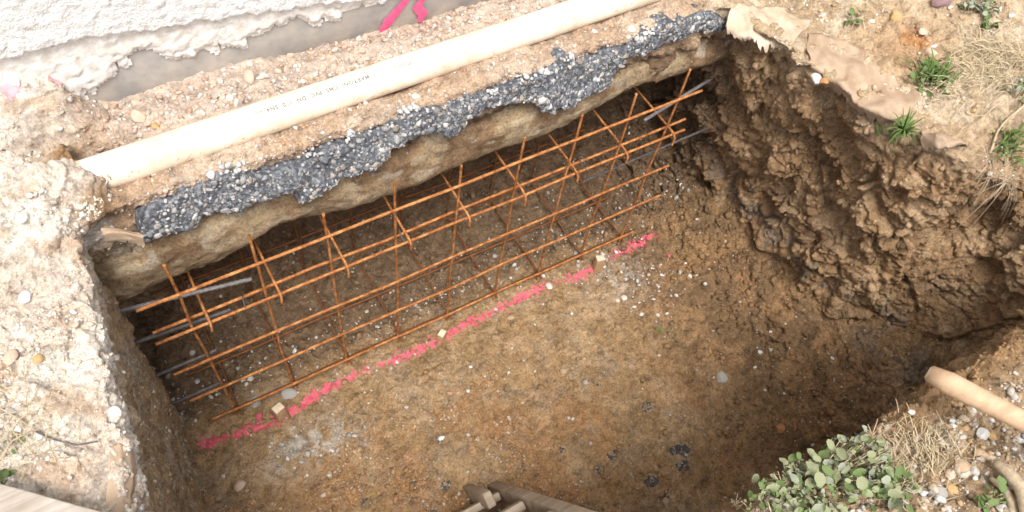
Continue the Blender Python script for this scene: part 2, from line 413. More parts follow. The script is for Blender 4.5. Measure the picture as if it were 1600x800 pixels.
# split the sheet into the pieces of the setting
fc = V[Q].mean(1); fn = NR[Q].mean(1); fx, fy, fz = fc.T
lower = fz < .995
sel = {}
isfloor = lower & (fn[:, 2] > .55) & (fz < .30) & (fx < 1.98)
sel['pit_floor'] = isfloor
rest = lower & ~isfloor
sel['pit_wall_left'] = rest & (fx < .0) & (fy < .12)
sel['pit_wall_near'] = rest & (fy < -1.0) & (fx < 1.8) & ~sel['pit_wall_left']
sel['pit_wall_back'] = rest & (fy > .03) & (fx < 1.75) & ~sel['pit_wall_left']
sel['pit_wall_right'] = rest & ~(sel['pit_wall_left'] | sel['pit_wall_near'] | sel['pit_wall_back'])
sel['ground_left'] = ~lower & (fx < .0)
sel['ground_ledge'] = ~lower & (fx >= .0) & (fy > -.1) & (fx < 1.68)
sel['ground'] = ~lower & ~sel['ground_left'] & ~sel['ground_ledge']
EARTH = {}
for nme, mk in sel.items():
    v_, f_, u_ = sub(V, Q, mk)
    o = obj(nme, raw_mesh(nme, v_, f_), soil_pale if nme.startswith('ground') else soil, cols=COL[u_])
    tag(o, kind='structure'); EARTH[nme] = o
# surrounding plot out to the horizon
def ring():
    x0, x1, y0, y1 = -.98, 2.87, -1.78, .58; B = 120
    xs = [-B, x0, x1, B]; ys = [-B, y0, y1, B]; v = [(a, b, 1.06) for b in ys for a in xs]
    f = [(j*4+i, j*4+i+1, j*4+i+5, j*4+i+4) for j in range(3) for i in range(3) if not (i == 1 and j == 1)]
    return raw_mesh('plot', v, f)
tag(obj('surrounding_ground', ring(), soil_pale, cols=np.tile(C(.45, .36, .26), (16, 1))), kind='structure')

tick('split')
# lookup on the finished surface
order = np.argsort(vx, kind='stable'); sx = vx[order]
def surf(px, py, z0, tol=.22, r=.012):
    a, b = np.searchsorted(sx, [px - r, px + r]); ii = order[a:b]
    m = (np.abs(vy[ii] - py) < r) & (np.abs(vz[ii] - z0) < tol) & (NR[ii, 2] > .1); ii = ii[m]
    if len(ii) == 0: return z0, np.array([0, 0, 1.])
    zt = vz[ii].max(); k = ii[vz[ii] > zt - .03]
    n = NR[k].mean(0); return float(vz[k].mean()), n / np.linalg.norm(n)
def spot(u, v, z0, tol=.25):
    zc = z0
    for _ in range(5):
        p = pz(u, v, zc); zc, n = surf(p[0], p[1], zc if _ else z0, tol)
    p = pz(u, v, zc); return np.array([p[0], p[1], zc]), n

# ------------------------------------------------------------------ shape helpers for objects
def tube(pts, r, sides=8, ribs=0., step=None, caps=True, taper=None):
    pts = np.asarray(pts, float)
    if step:
        L = np.r_[0, np.cumsum(np.linalg.norm(np.diff(pts, axis=0), axis=1))]
        n = max(2, int(L[-1] / step)); t = np.linspace(0, L[-1], n + 1)
        pts = np.stack([np.interp(t, L, pts[:, k]) for k in range(3)], 1)
    n = len(pts); T = np.gradient(pts, axis=0); T /= np.linalg.norm(T, axis=1)[:, None] + 1e-9
    up = np.array([0, 0, 1.]) if abs(T[0, 2]) < .8 else np.array([1., 0, 0])
    A = np.cross(T, up); A /= np.linalg.norm(A, axis=1)[:, None] + 1e-9; B = np.cross(T, A)
    rr = np.full(n, r, float) if np.isscalar(r) else np.interp(np.linspace(0, 1, n), np.linspace(0, 1, len(r)), r)
    if ribs: rr = rr * (1 + ribs * np.where(np.arange(n) % 2 == 0, 1, -1) * .5)
    th = np.arange(sides) / sides * 2 * np.pi
    Vt = (pts[:, None] + rr[:, None, None] * (np.cos(th)[None, :, None] * A[:, None] + np.sin(th)[None, :, None] * B[:, None])).reshape(-1, 3)
    i = np.arange(n - 1)[:, None] * sides; j = np.arange(sides)[None]; k = (j + 1) % sides
    F = np.stack([i + j, i + k, i + sides + k, i + sides + j], -1).reshape(-1, 4)
    if caps:
        c0 = len(Vt); Vt = np.concatenate([Vt, pts[[0, -1]]])
        j = np.arange(sides); k = (j + 1) % sides; b = (n - 1) * sides
        F = np.concatenate([F, np.stack([k, j, np.full(sides, c0), np.full(sides, c0)], 1), np.stack([b + j, b + k, np.full(sides, c0 + 1), np.full(sides, c0 + 1)], 1)])
    return Vt, F
def join(parts):
    Vs, Fs, o = [], [], 0
    for v, f in parts: Vs.append(v); Fs.append(np.asarray(f) + o); o += len(v)
    return np.concatenate(Vs), np.concatenate(Fs)
def pmesh(name, V, F):
    """mesh from faces that may hold degenerate quads (c, c)"""
    F = np.asarray(F); fl = [tuple(q) if q[2] != q[3] else (q[0], q[1], q[2]) for q in F.tolist()]
    me = bpy.data.meshes.new(name); me.from_pydata([tuple(v) for v in np.asarray(V).tolist()], [], fl); me.update(); return me
def box(c, s, rot=None, jit=0., seed=0, seg=1):
    """box with optional lengthwise segments (x) and jitter, slightly uneven"""
    r = np.random.default_rng(abs(seed)); xs = np.linspace(-.5, .5, seg + 1)
    v = []; 
    for xx in xs:
        for (a, b) in ((-.5, -.5), (.5, -.5), (.5, .5), (-.5, .5)): v.append((xx, a, b))
    v = np.array(v) * np.array(s) + r.normal(0, 1, (len(v), 3)) * jit
    f = []
    for i in range(seg):
        o = i * 4
        for k in range(4): f.append((o + k, o + (k + 1) % 4, o + 4 + (k + 1) % 4, o + 4 + k))
    f.append((3, 2, 1, 0)); o = seg * 4; f.append((o, o + 1, o + 2, o + 3))
    if rot is not None: v = v @ np.asarray(rot).T
    return v + np.array(c), np.array(f)
def frame(d, up=(0, 0, 1)):
    d = np.asarray(d, float); d = d / np.linalg.norm(d); s = np.cross(up, d); s /= np.linalg.norm(s); return np.stack([d, s, np.cross(d, s)], 1)
def bevel(o, w=.004, seg=2):
    m = o.modifiers.new('b', 'BEVEL'); m.width = w; m.segments = seg; m.limit_method = 'ANGLE'; return o
def inpoly(px, py, poly):
    c = np.zeros(len(px), bool); n = len(poly)
    for i in range(n):
        x1, y1 = poly[i]; x2, y2 = poly[(i + 1) % n]
        m = ((y1 > py) != (y2 > py)) & (px < (x2 - x1) * (py - y1) / (y2 - y1 + 1e-12) + x1); c ^= m
    return c
def polydist(px, py, poly, closed=True):
    d = np.full(len(px), 9., np.float32); n = len(poly)
    for i in range(n if closed else n - 1):
        a = np.array(poly[i]); b = np.array(poly[(i + 1) % n]); ab = b - a
        t = np.clip(((px - a[0]) * ab[0] + (py - a[1]) * ab[1]) / (ab @ ab + 1e-12), 0, 1)
        d = np.minimum(d, np.hypot(px - a[0] - t * ab[0], py - a[1] - t * ab[1]))
    return d
PHI = (1 + 5 ** .5) / 2
ICO = np.array([(-1, PHI, 0), (1, PHI, 0), (-1, -PHI, 0), (1, -PHI, 0), (0, -1, PHI), (0, 1, PHI), (0, -1, -PHI), (0, 1, -PHI), (PHI, 0, -1), (PHI, 0, 1), (-PHI, 0, -1), (-PHI, 0, 1)]) / math.hypot(1, PHI)
ICF = np.array([(0, 11, 5), (0, 5, 1), (0, 1, 7), (0, 7, 10), (0, 10, 11), (1, 5, 9), (5, 11, 4), (11, 10, 2), (10, 7, 6), (7, 1, 8), (3, 9, 4), (3, 4, 2), (3, 2, 6), (3, 6, 8), (3, 8, 9), (4, 9, 5), (2, 4, 11), (6, 2, 10), (8, 6, 7), (9, 8, 1)])
def rocks(pos, nrm, size, colr, seed=0, flat=.65, sink=.25, jit=.42):
    """many small angular stones as one vertex/face set"""
    r = np.random.default_rng(seed); n = len(pos)
    base = ICO[None] * (1 + r.uniform(-jit, jit, (n, 12, 1))) * (r.uniform(.6, 1.25, (n, 1, 3)) * np.array([1, 1, flat]))
    a = r.uniform(0, 2 * np.pi, n); up = nrm / (np.linalg.norm(nrm, axis=1)[:, None] + 1e-9) + r.normal(0, .25, (n, 3)); up /= np.linalg.norm(up, axis=1)[:, None]
    ref = np.stack([np.cos(a), np.sin(a), np.zeros(n)], 1); s = np.cross(up, ref); s /= np.linalg.norm(s, axis=1)[:, None] + 1e-9; t = np.cross(s, up)
    M = np.stack([t, s, up], 2)
    v = np.einsum('nij,nkj->nki', M, base) * size[:, None, None] * .5 + pos[:, None] + nrm[:, None] * (size * (.5 * flat - sink))[:, None, None]
    f = ICF[None] + (np.arange(n) * 12)[:, None, None]
    return v.reshape(-1, 3), f.reshape(-1, 3), np.repeat(colr, 12, 0)
def stone_mesh(seed, flat=.7):
    r = np.random.default_rng(seed)
    b = bpy.data.meshes.new('stone'); import bmesh
    bm = bmesh.new(); bmesh.ops.create_icosphere(bm, subdivisions=2, radius=.5); v = np.array([q.co[:] for q in bm.verts])
    k = r.uniform(-1, 1, (7, 3)); k /= np.linalg.norm(k, axis=1)[:, None]
    for q in k:                                   # planar breaks
        h = r.uniform(.27, .42); dd = v @ q; v = v - np.maximum(dd - h, 0)[:, None] * q * .9
    v *= np.array([r.uniform(.8, 1.2), r.uniform(.7, 1.05), flat]) ; v += r.normal(0, .008, v.shape)
    for i, q in enumerate(bm.verts): q.co = v[i]
    bm.to_mesh(b); bm.free(); return b

# ------------------------------------------------------------------ asphalt layer broken off along the trench
def on_tilt(u, v):          # tilted break face  y = .045 + .35 (z - .95)
    d_ = ray(u, v); t = (.045 + .35 * (CAM[2] - .95) - CAM[1]) / (d_[1] - .35 * d_[2]); return CAM + d_ * t
A_TOP = [(218,345),(240,325),(300,300),(340,275),(365,270),(420,278),(470,262),(500,245),(530,232),(560,215),(600,200),(640,175),(690,168),(730,150),(790,138),(820,125),(850,115),(880,95),(930,90),(985,75),(1010,50),(1050,35),(1100,22),(1125,25),(1140,45)]
A_BOT = [(1130,50),(1090,55),(1050,70),(1020,85),(985,95),(960,125),(945,145),(900,165),(850,178),(838,165),(800,165),(760,175),(735,190),(720,215),(700,218),(690,205),(650,222),(610,235),(590,260),(560,275),(535,285),(505,310),(472,320),(470,300),(430,310),(400,320),(370,335),(330,345),(300,365),(260,375),(222,385)]
apoly = [on_tilt(*p)[[0, 2]] for p in A_TOP + A_BOT]
h_ = .009
X, Y, Z = grid(-.12, 1.86, -.03, .26, .86, 1.16, h_); shp = X.shape
P = np.stack([X.ravel(), Y.ravel(), Z.ravel()], 1); ax_ = P[:, 0]; az_ = P[:, 2]
pxz = np.stack([X[:, 0, :].ravel(), Z[:, 0, :].ravel()], 1)
jx = perlin(np.c_[pxz * 22, np.zeros(len(pxz))], 5) * .012; jz = perlin(np.c_[pxz * 26, np.ones(len(pxz))], 6) * .012
sd2 = polydist(pxz[:, 0] + jx, pxz[:, 1] + jz, apoly) * np.where(inpoly(pxz[:, 0] + jx, pxz[:, 1] + jz, apoly), -1, 1)
sd2 = np.repeat(sd2.reshape(shp[0], 1, shp[2]), shp[1], 1).ravel()
fr = .045 + .35 * (az_ - .95) - P[:, 1]
w1, w2, wc = worley(P, 42, 9)
sda = np.maximum.reduce([sd2, fr + .016 * perlin(P * 9, 3) + .010 * perlin(P * 24, 4), P[:, 1] - .15])
av, aq = surfnets(sda.reshape(shp), (-.12, -.03, .86), h_)
av, aq = subdivide(av, aq, 1)
an = vnormals(av, aq)
if (an[:, 1] * (av[:, 1] < .1)).sum() > 0: aq = aq[:, ::-1].copy(); an = -an
av = av + an * (.0025 * perlin(av * 60, 2))[:, None]
m, nt, b = mat('asphalt', .8)
n_ = noise(nt, 70, 6, .75); vo = N(nt, 'ShaderNodeTexVoronoi', Scale=85.0); nt.links.new(nt.nodes['TC'].outputs['Object'], vo.inputs['Vector'])
base = ramp(nt, n_.outputs[0], [(.3, (.03, .032, .037)), (.5, (.095, .10, .11)), (.70, (.32, .34, .37))])
sc_ = nt.nodes.new('ShaderNodeSeparateColor'); nt.links.new(vo.outputs['Color'], sc_.inputs[0])
pk = ramp(nt, sc_.outputs[1], [(.55, g1(0)), (.6, g1(1))]); ds = ramp(nt, vo.outputs['Distance'], [(.3, g1(1)), (.42, g1(0))])
tint = ramp(nt, sc_.outputs[0], [(0, (.14, .15, .17)), (.5, (.28, .28, .29)), (1, (.55, .53, .51))])
nt.links.new(mix(nt, 'MIX', mix(nt, 'MULTIPLY', 1.0, pk.outputs[0], ds.outputs[0]), base.outputs[0], tint.outputs[0]), b.inputs['Base Color'])
p_ = bump(nt, b, vo.outputs['Distance'], .5, .006); bump(nt, b, n_.outputs[0], .7, .006, p_)
asphalt_m = m
slab = empty('asphalt_layer', (.8, .12, .95)); tag(slab, 'dark broken asphalt layer full of pale stones under the pipe ledge', 'asphalt')
def child(name, V, F, m, parent, **kw):
    V = np.asarray(V) - np.array(parent.location); me = raw_mesh(name, V, F) if not isinstance(F, str) else None
    return obj(name, me, m, parent, **kw)
child('broken_layer', av, aq, asphalt_m, slab)
k = np.nonzero((an[:, 1] < -.35) & (av[:, 1] < .16))[0]; k = rng.choice(k, 1900, replace=False)
sz = np.clip(rng.gamma(1.5, .0036, 1900) + .004, 0, .026)
pal = np.array([(.46, .45, .44), (.30, .30, .30), (.58, .55, .52), (.40, .34, .29), (.22, .23, .25)])
cc = pal[rng.integers(0, 5, 1900)] * rng.uniform(.55, 1.15, (1900, 1))
v_, f_, c_ = rocks(av[k], an[k], sz, cc, 3, .24, .105, .35)
tag(child('aggregate', v_, f_, stone_m, slab, smooth=False, cols=c_), kind='stuff')
# whitish dusty lumps on the upper lip
WL = [(352,262,.03),(370,266,.022),(550,208,.030),(640,170,.03),(770,142,.022),(818,122,.024),(850,112,.03),(885,92,.022),(1005,58,.03),(1018,50,.026),(490,240,.018)]
for k_, (u, v, s_) in enumerate(WL):
    lv, lf, lc = rocks(on_tilt(u, v)[None] + rng.normal(0, [.014, .006, .005], (9, 3)), np.tile([[0, -.5, .86]], (9, 1)), s_ * rng.uniform(.35, .8, 9), np.tile([[.60, .59, .59]], (9, 1)) * rng.uniform(.8, 1.1, (9, 1)), 50 + k_, .5, .25)
    tag(child('dust_lump', lv, lf, stone_m, slab, smooth=False, cols=lc), kind='stuff')

# ------------------------------------------------------------------ footing
FB = [(165,470),(180,480),(215,465),(250,445),(300,430),(345,410),(400,375),(440,352),(500,345),(520,340),(560,325),(620,298),(650,290),(700,265),(760,250),(850,210),(900,185),(940,170),(1000,140),(1060,120)]
fb = np.array([py_(u, v, .085)[[0, 2]] for u, v in FB]); h_ = .012
X, Y, Z = grid(-.26, 1.92, .02, .56, .66, 1.02, h_); shp = X.shape
P = np.stack([X.ravel(), Y.ravel(), Z.ravel()], 1)
zb = np.interp(P[:, 0], fb[:, 0], fb[:, 1]) - .10 * sm(P[:, 0], 1.62, 1.9) * 0
nA = perlin(P * np.array([5, 5, 9], np.float32), 3); nB = perlin(P * 18, 4); nC = perlin(P * 44, 5)
lip = np.interp(P[:, 0], [-.25, -.02, .02, .36, .45, .95, 1.05, 1.75], [.925, .915, .93, .93, .905, .925, .93, .95])
front = .082 + .02 * nA + .05 * sm(P[:, 2], .88, .96) + .008 * sm(-(P[:, 2] - zb), -.03, .0) + .012 * nB * sm(P[:, 2], .84, .9)
sdf_ = np.maximum.reduce([zb - P[:, 2] + .004 * nB, front - P[:, 1] + .0035 * nC, P[:, 2] - lip - .05 * nA - .01 * nB, P[:, 1] - .53])
fv, fq = surfnets(sdf_.reshape(shp), (-.26, .02, .66), h_); fv, fq = subdivide(fv, fq, 1); fn_ = vnormals(fv, fq)
if (fn_[:, 1] * (fv[:, 1] < .2)).sum() > 0: fq = fq[:, ::-1].copy(); fn_ = -fn_
fv = fv + fn_ * (.004 * fbm(fv, 30, 3, 6))[:, None]
cf = lerp(C(.33, .235, .14), C(.40, .295, .18), sm(fbm(fv, 6, 3, 12), -.3, .3))
cf = lerp(cf, C(.50, .42, .30), .5 * sm(fbm(fv * np.array([.5, 1, 3.], np.float32), 12, 3, 19), -.05, .35))
cf = lerp(cf, C(.24, .15, .085), sm(fbm(fv * np.array([1, 1, 1.6], np.float32), 7, 3, 13) + 1.2 * (fv[:, 2] - .90), .02, .22) * .85)
cf = lerp(cf, C(.52, .46, .38), sm(fbm(fv * np.array([1, 1, 2.], np.float32), 13, 3, 14), .42, .6) * .6)
edge = np.interp(fv[:, 0], fb[:, 0], fb[:, 1]); cf = lerp(cf, C(.52, .47, .40), sm(-(fv[:, 2] - edge), -.014, -.002) * sm(fbm(fv, 9, 2, 15), -.1, .2))
foot = obj('concrete_footing', raw_mesh('concrete_footing', fv, fq), soil, cols=np.clip(cf, .03, .9))
tag(foot, 'muddy tan concrete footing overhanging the undercut below the asphalt', 'footing')

# ------------------------------------------------------------------ house wall
house = empty('house_wall', (.6, .42, 1.0)); tag(house, 'white rough plastered house wall with grey concrete plinth at its foot', 'wall')
WY = .42
v_, f_ = box((1.5, WY + .155, 1.15), (13, .30, .9)); bm_o = child('plinth', v_, f_, plinth_m, house, smooth=False)
v_, f_ = box((1.5, WY + .165, 3.6), (13, .30, 4.0)); child('upper_wall', v_, f_, stucco_m, house, smooth=False)
def coat(name, zlow, thick, x0, x1, ztop, hg, m, lump, seed, ragged):
    nx = int((x1 - x0) / hg); nz = int((ztop - 1.0) / hg)
    gx, gz = np.meshgrid(np.linspace(x0, x1, nx), np.linspace(1.0, ztop, nz), indexing='ij')
    p = np.stack([gx.ravel(), np.zeros(gx.size), gz.ravel()], 1)
    lo = np.interp(p[:, 0], *zip(*zlow)) + ragged * fbm(p, 17, 4, seed, .65)
    sdn = p[:, 2] - lo
    dd = sm(sdn, 0, .02) * thick + lump * (.5 * fbm(p, 24, 3, seed + 3, .7) + .9 * worley(p + .006 * perlin(p * 40, 3)[:, None], 40, seed + 5, True)[3] - .9 * np.maximum(0, perlin(p * 38, seed + 9) - .1)) * sm(sdn, -.002, .012)
    p[:, 1] = WY - np.maximum(dd, .0005)
    idx = np.arange(nx * nz).reshape(nx, nz)
    q = np.stack([idx[:-1, :-1], idx[1:, :-1], idx[1:, 1:], idx[:-1, 1:]], -1).reshape(-1, 4)
    q = q[(sdn[q] > 0).any(1)]
    vv, qq, _ = sub(p, q, np.ones(len(q), bool))
    return child(name, vv, qq, m, house)
coat('thin_plaster', [(-1.4, 1.16), (.0, 1.13), (.06, 1.16), (.14, 1.205), (.22, 1.165), (.34, 1.15), (.42, 1.165), (.52, 1.19), (.58, 1.16), (.71, 1.165), (.85, 1.17), (.95, 1.12), (2.6, 1.14)], .010, -1.4, 2.6, 1.40, .005, stucco_old, .0026, 21, .035)
coat('plaster_coat', [(-1.4, 1.28), (.03, 1.285), (.42, 1.228), (.7, 1.185), (.9, 1.17), (2.6, 1.18)], .026, -1.4, 2.6, 1.56, .005, stucco_m, .0026, 31, .012)
# plaster blob hanging on the plinth
bl = py_(345, 62, WY); v_, f_, c_ = rocks(np.array([bl, bl + [.012, 0, .03], bl + [-.006, 0, .055]]), np.tile([[0, -1., 0]], (3, 1)), np.array([.04, .045, .04]), np.tile([[.8, .8, .79]], (3, 1)), 9, .5, .2, .15)
o = child('plaster_blob', v_, f_, stucco_m, house); o.modifiers.new('s', 'SUBSURF').render_levels = 2
def stroke(pix, wid, parent, seed):
    pts = np.array([py_(u, v, WY - .002) for u, v in pix]); L = np.r_[0, np.cumsum(np.linalg.norm(np.diff(pts, axis=0), axis=1))]
    t = np.linspace(0, L[-1], 26); c_ = np.stack([np.interp(t, L, pts[:, k]) for k in range(3)], 1)
    d_ = np.gradient(c_, axis=0); d_ /= np.linalg.norm(d_, axis=1)[:, None]; s_ = np.cross(d_, [0, 1., 0])
    wq = np.interp(t / L[-1], np.linspace(0, 1, len(wid)), wid) * (1 + .25 * perlin(np.c_[t * 60, np.zeros((26, 2))], seed))
    v_ = np.concatenate([c_ - s_ * wq[:, None], c_, c_ + s_ * wq[:, None]]); v_[26:52, 1] -= .0015
    i = np.arange(25); f_ = np.concatenate([np.stack([i, i + 1, i + 27, i + 26], 1), np.stack([i + 26, i + 27, i + 53, i + 52], 1)])
    return child('paint_mark', v_, f_, paint_wall, parent)
stroke([(648, -40), (635, 0), (620, 18), (606, 35), (596, 50)], [.010, .010, .010, .011, .014, .016, .010], house, 1)
stroke([(662, -40), (659, 0), (652, 12), (661, 22), (655, 34)], [.012, .011, .014, .011, .014, .015, .009], house, 2)

# ------------------------------------------------------------------ drain pipe on the ledge
PA, PB, PR = np.array([-.12, .191, 1.100]), np.array([2.10, .240, 1.104]), .042
pipe = empty('drain_pipe', tuple((PA + PB) / 2)); tag(pipe, 'cream plastic drain pipe lying on the soil ledge along the house', 'pipe')
m, nt, b = mat('pipe_plastic', .45); n_ = noise(nt, 9, 6, .7); n2_ = noise(nt, 55, 5, .75)
r1 = ramp(nt, n_.outputs[0], [(.35, (.66, .53, .39)), (.6, (.80, .71, .58))]); r2 = ramp(nt, n2_.outputs[0], [(.30, (.40, .32, .24)), (.43, g1(1.0))])
nt.links.new(mix(nt, 'MULTIPLY', .8, r1.outputs[0], r2.outputs[0]), b.inputs['Base Color']); b.inputs['Specular IOR Level'].default_value = .35; pipe_m = m
v_, f_ = tube([PA, PB], PR, 40, step=.05); me = pmesh('tube', v_ - np.array(pipe.location), f_); o = obj('tube', me, pipe_m, pipe)
ink = simple('ink', (.16, .16, .16), (.26, .25, .24), 60, .6, .1, .001)
axd = (PB - PA) / np.linalg.norm(PB - PA)
def pipe_text(body, hgt, x_start, ang, flip=True):
    cu = bpy.data.curves.new('print', 'FONT'); cu.body = body; cu.size = hgt; cu.offset = .0007; cu.space_character = 1.15; o_ = bpy.data.objects.new('print', cu); col.objects.link(o_)
    dg = bpy.context.evaluated_depsgraph_get(); me = bpy.data.meshes.new_from_object(o_.evaluated_get(dg)); bpy.data.objects.remove(o_)
    side = np.cross([0, 0, 1.], axd); side /= np.linalg.norm(side); upv = np.cross(axd, side)
    for vtx in me.vertices:
        tx, ty = vtx.co.x, vtx.co.y
        s_ = x_start - tx if flip else x_start + tx
        a_ = ang - (ty / PR if flip else -ty / PR)
        # a_: 0 = top of pipe, positive towards the house
        p = PA + axd * s_ + (PR + .0006) * (math.cos(a_) * upv + math.sin(a_) * side)
        vtx.co = Vector(p - np.array(pipe.location))
    me.update(); return obj('print', me, ink, pipe, smooth=False)
pipe_text('MARTONI  CMS  PVC  DN  160  SN4  ---', .015, .74, -.25)
pipe_text('////////', .018, .86, -.2)

# ------------------------------------------------------------------ reinforcement cage
cage = empty('rebar_cage', (.8, .2, 0)); tag(cage, 'rusty orange welded rebar cage standing under the footing in the pit', 'rebar cage')
co = np.array(cage.location)
def bar(name, pts, r, m=rust, parent=cage, ribs=.16, step=.007, sides=7):
    v_, f_ = tube(pts, r, sides, ribs, step); p0 = np.array(parent.location)
    return obj(name, pmesh(name, v_ - p0, f_), m, parent)
rj = np.random.default_rng(3)
def wob(p0, p1, n=9, a=.002):
    t = np.linspace(0, 1, n)[:, None]; p = np.array(p0) * (1 - t) + np.array(p1) * t
    return p + rj.normal(0, a, p.shape) * np.sin(np.pi * np.clip(t * .9 + .05, 0, 1))
RB, RV = .0048, .0041
for z_, dx in ((.826, 0), (.638, .0), (.445, 0), (.248, 0)): bar('longitudinal_bar', wob((-.104, -.007, z_ - .005 * (z_ > .8)), (1.69 + (.03 if z_ < .3 else 0), -.007, z_ + .01)), RB)
bar('longitudinal_bar', wob((-.075, -.005, .055), (1.655, -.005, .045)), RB)
bar('longitudinal_bar', wob((-.10, .022, .650), (1.71, .022, .664)), RB)
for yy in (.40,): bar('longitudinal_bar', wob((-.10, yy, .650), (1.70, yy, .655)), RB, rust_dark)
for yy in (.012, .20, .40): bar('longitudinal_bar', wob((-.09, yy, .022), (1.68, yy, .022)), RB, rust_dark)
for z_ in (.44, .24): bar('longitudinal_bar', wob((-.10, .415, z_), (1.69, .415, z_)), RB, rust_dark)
TOPZ = [.949, .939, .917, .943, .904, .924, .929, .935, .958]
for i in range(9):
    x_ = .2 * i
    bar('upright_bar', wob((x_, .002, -.005), (x_ + rj.normal(0, .003), .002, TOPZ[i]), 7), RV)
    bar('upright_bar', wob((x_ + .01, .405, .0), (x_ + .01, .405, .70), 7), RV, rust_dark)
    hx = .2 * i + (.035 if i else .039)
    bar('top_tie_bar', [(hx, .44, .664), (hx, .2, .662), (hx, .03, .660), (hx + .001, .0, .658), (hx + .001, -.018, .652), (hx, -.024, .642), (hx - .002, -.025, .622 - .006 * (i % 3))], RV)
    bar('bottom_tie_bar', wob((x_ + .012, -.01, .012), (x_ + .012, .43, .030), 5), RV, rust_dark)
for (u, v) in ((379, 473), (622, 368), (905, 252)):      # wire ties
    p = py_(u, v, .01); bar('tie_wire', [p + [0, -.03, .016], p + [.004, .0, .03], p + [.01, .02, 0], p + [.015, -.01, -.025], p + [.03, -.03, -.035]], .0016, dark_steel, ribs=0)

def dowel(p0, p1, r, m, lab, grp='loose starter bars in the trench'):
    c0 = empty('steel_bar', tuple((np.array(p0) + p1) / 2)); tag(c0, lab, 'steel bar', grp)
    v_, f_ = tube([p0, p1], r, 9, .26, .0065); obj('ribbed_rod', pmesh('ribbed_rod', v_ - np.array(c0.location), f_), m, c0)
    e_, ef = tube([np.array(p1) , np.array(p1) + (np.array(p1) - p0) / np.linalg.norm(np.array(p1) - p0) * .003], r * .9, 9); obj('cut_end', pmesh('cut_end', e_ - np.array(c0.location), ef), grey_steel, c0)
dowel((-.40, .117, .725), (.178, .023, .72), .0062, grey_steel, 'grey ribbed steel bar, topmost of those stuck in the left pit wall')
dowel((-.40, .058, .602), (.098, .030, .60), .0066, dark_steel, 'dark ribbed steel bar, second from top in the left pit wall')
dowel((-.40, .020, .43), (.022, .022, .43), .006, dark_steel, 'dark ribbed steel bar, third from top in the left pit wall')
dowel((-.40, .013, .24), (.0, .014, .24), .006, dark_steel, 'dark ribbed steel bar, lowest one in the left pit wall')
dowel((2.05, .146, .70), (1.544, .055, .70), .0062, grey_steel, 'grey ribbed steel bar poking from the right wall beside the cage end')
dowel((2.0, .075, .46), (1.365, .069, .45), .005, dark_steel, 'dark steel bar behind the cage end, lower of the right wall bars')

# ------------------------------------------------------------------ pink line on the pit floor (paint film on the soil)
PL = [(-.133,-.041),(-.065,-.056),(.02,-.072),(.06,-.075),(.105,-.075),(.17,-.066),(.2,-.063),(.275,-.051),(.35,-.044),(.446,-.047),(.538,-.058),(.64,-.058),(.778,-.051),(.889,-.047),(1.003,-.043),(1.147,-.042),(1.264,-.045),(1.38,-.06),(1.42,-.06),(1.514,-.042),(1.629,-.039),(1.735,-.041)]
fm = (fz < .15) & (np.abs(fy + .055) < .06) & (fx > -.15) & (fx < 1.78) & (fn[:, 2] > .2)
qi = np.nonzero(fm)[0]; pc = fc[qi]
gaps = perlin(np.c_[pc[:, 0] * 9, np.zeros((len(pc), 2))], 88)
wd = .0125 + .007 * perlin(np.c_[pc[:, 0] * 22, np.zeros((len(pc), 2))], 89) - .011 * sm(gaps, .10, .3)
rag = fbm(pc, 60, 3, 90, .8) * .022
inn = polydist(pc[:, 0], pc[:, 1], PL, False) + rag < wd
v_, f_, _ = sub(V + NR * .0015, Q, np.isin(np.arange(len(Q)), qi[inn]))
o = obj('spray_paint_line', raw_mesh('spray_paint_line', v_, f_), paint_m); tag(o, 'broken pink spray paint line along the pit floor beside the cage', 'paint line')
def peg(u, v, s, hgt, lab, seed):
    p, n = spot(u, v, 0.0, .08); v_, f_ = box((p[0], p[1], p[2] + hgt / 2 - .03), (s, s * .8, hgt + .06), frame((math.cos(.3 * seed), math.sin(.3 * seed), 0)), .0012, seed)
    o = obj('wooden_peg', raw_mesh('wooden_peg', v_, f_), peg_m, smooth=False); bevel(o, .002); o.data.materials.append(end_m)
    for pl in o.data.polygons:
        if pl.normal.z > .8: pl.material_index = 1
    tag(o, lab, 'peg', 'wooden pegs along the pink line')
peg(440, 652, .036, .085, 'square wooden peg at the left end of the pink line', 1)
peg(690, 530, .030, .05, 'short muddy wooden peg in the middle of the pink line', 2)
peg(932, 420, .034, .08, 'square wooden peg at the right part of the pink line', -1)

# ------------------------------------------------------------------ wooden ladder at the near side
lad = empty('wooden_ladder', (.45, -.7, .1)); tag(lad, 'old wooden ladder leaning at the near side of the pit', 'ladder')
ldir = np.array([.0, -.46, 1.0]); ldir /= np.linalg.norm(ldir)
fr_ = frame(ldir, (1, 0, 0))
def lbox(name, c_, s_, rot, seed, seg=6):
    v_, f_ = box(np.array(c_) , s_, rot, .0012, seed, seg); o = obj(name, raw_mesh(name, v_ - np.array(lad.location), f_), ladder_m, lad, smooth=False); bevel(o, .003); return o
for bx, by in ((.648, -.632), (.16, -.632)):
    B0 = np.array([bx, by, -.02]); Ln = 1.75; lbox('rail', B0 + ldir * Ln / 2, (Ln, .05, .036), fr_, int(bx * 100))
B0 = np.array([.572, -.600, -.02]); lbox('rail_splice', B0 + ldir * .11, (.24, .05, .03), fr_, 5, 3)
for k in range(6):
    c_ = np.array([.39, -.635, .0]) + ldir * (.10 + .24 * k); lbox('rung', c_, (.47, .026, .034), frame((1, 0, 0), ldir), 30 + k, 4)

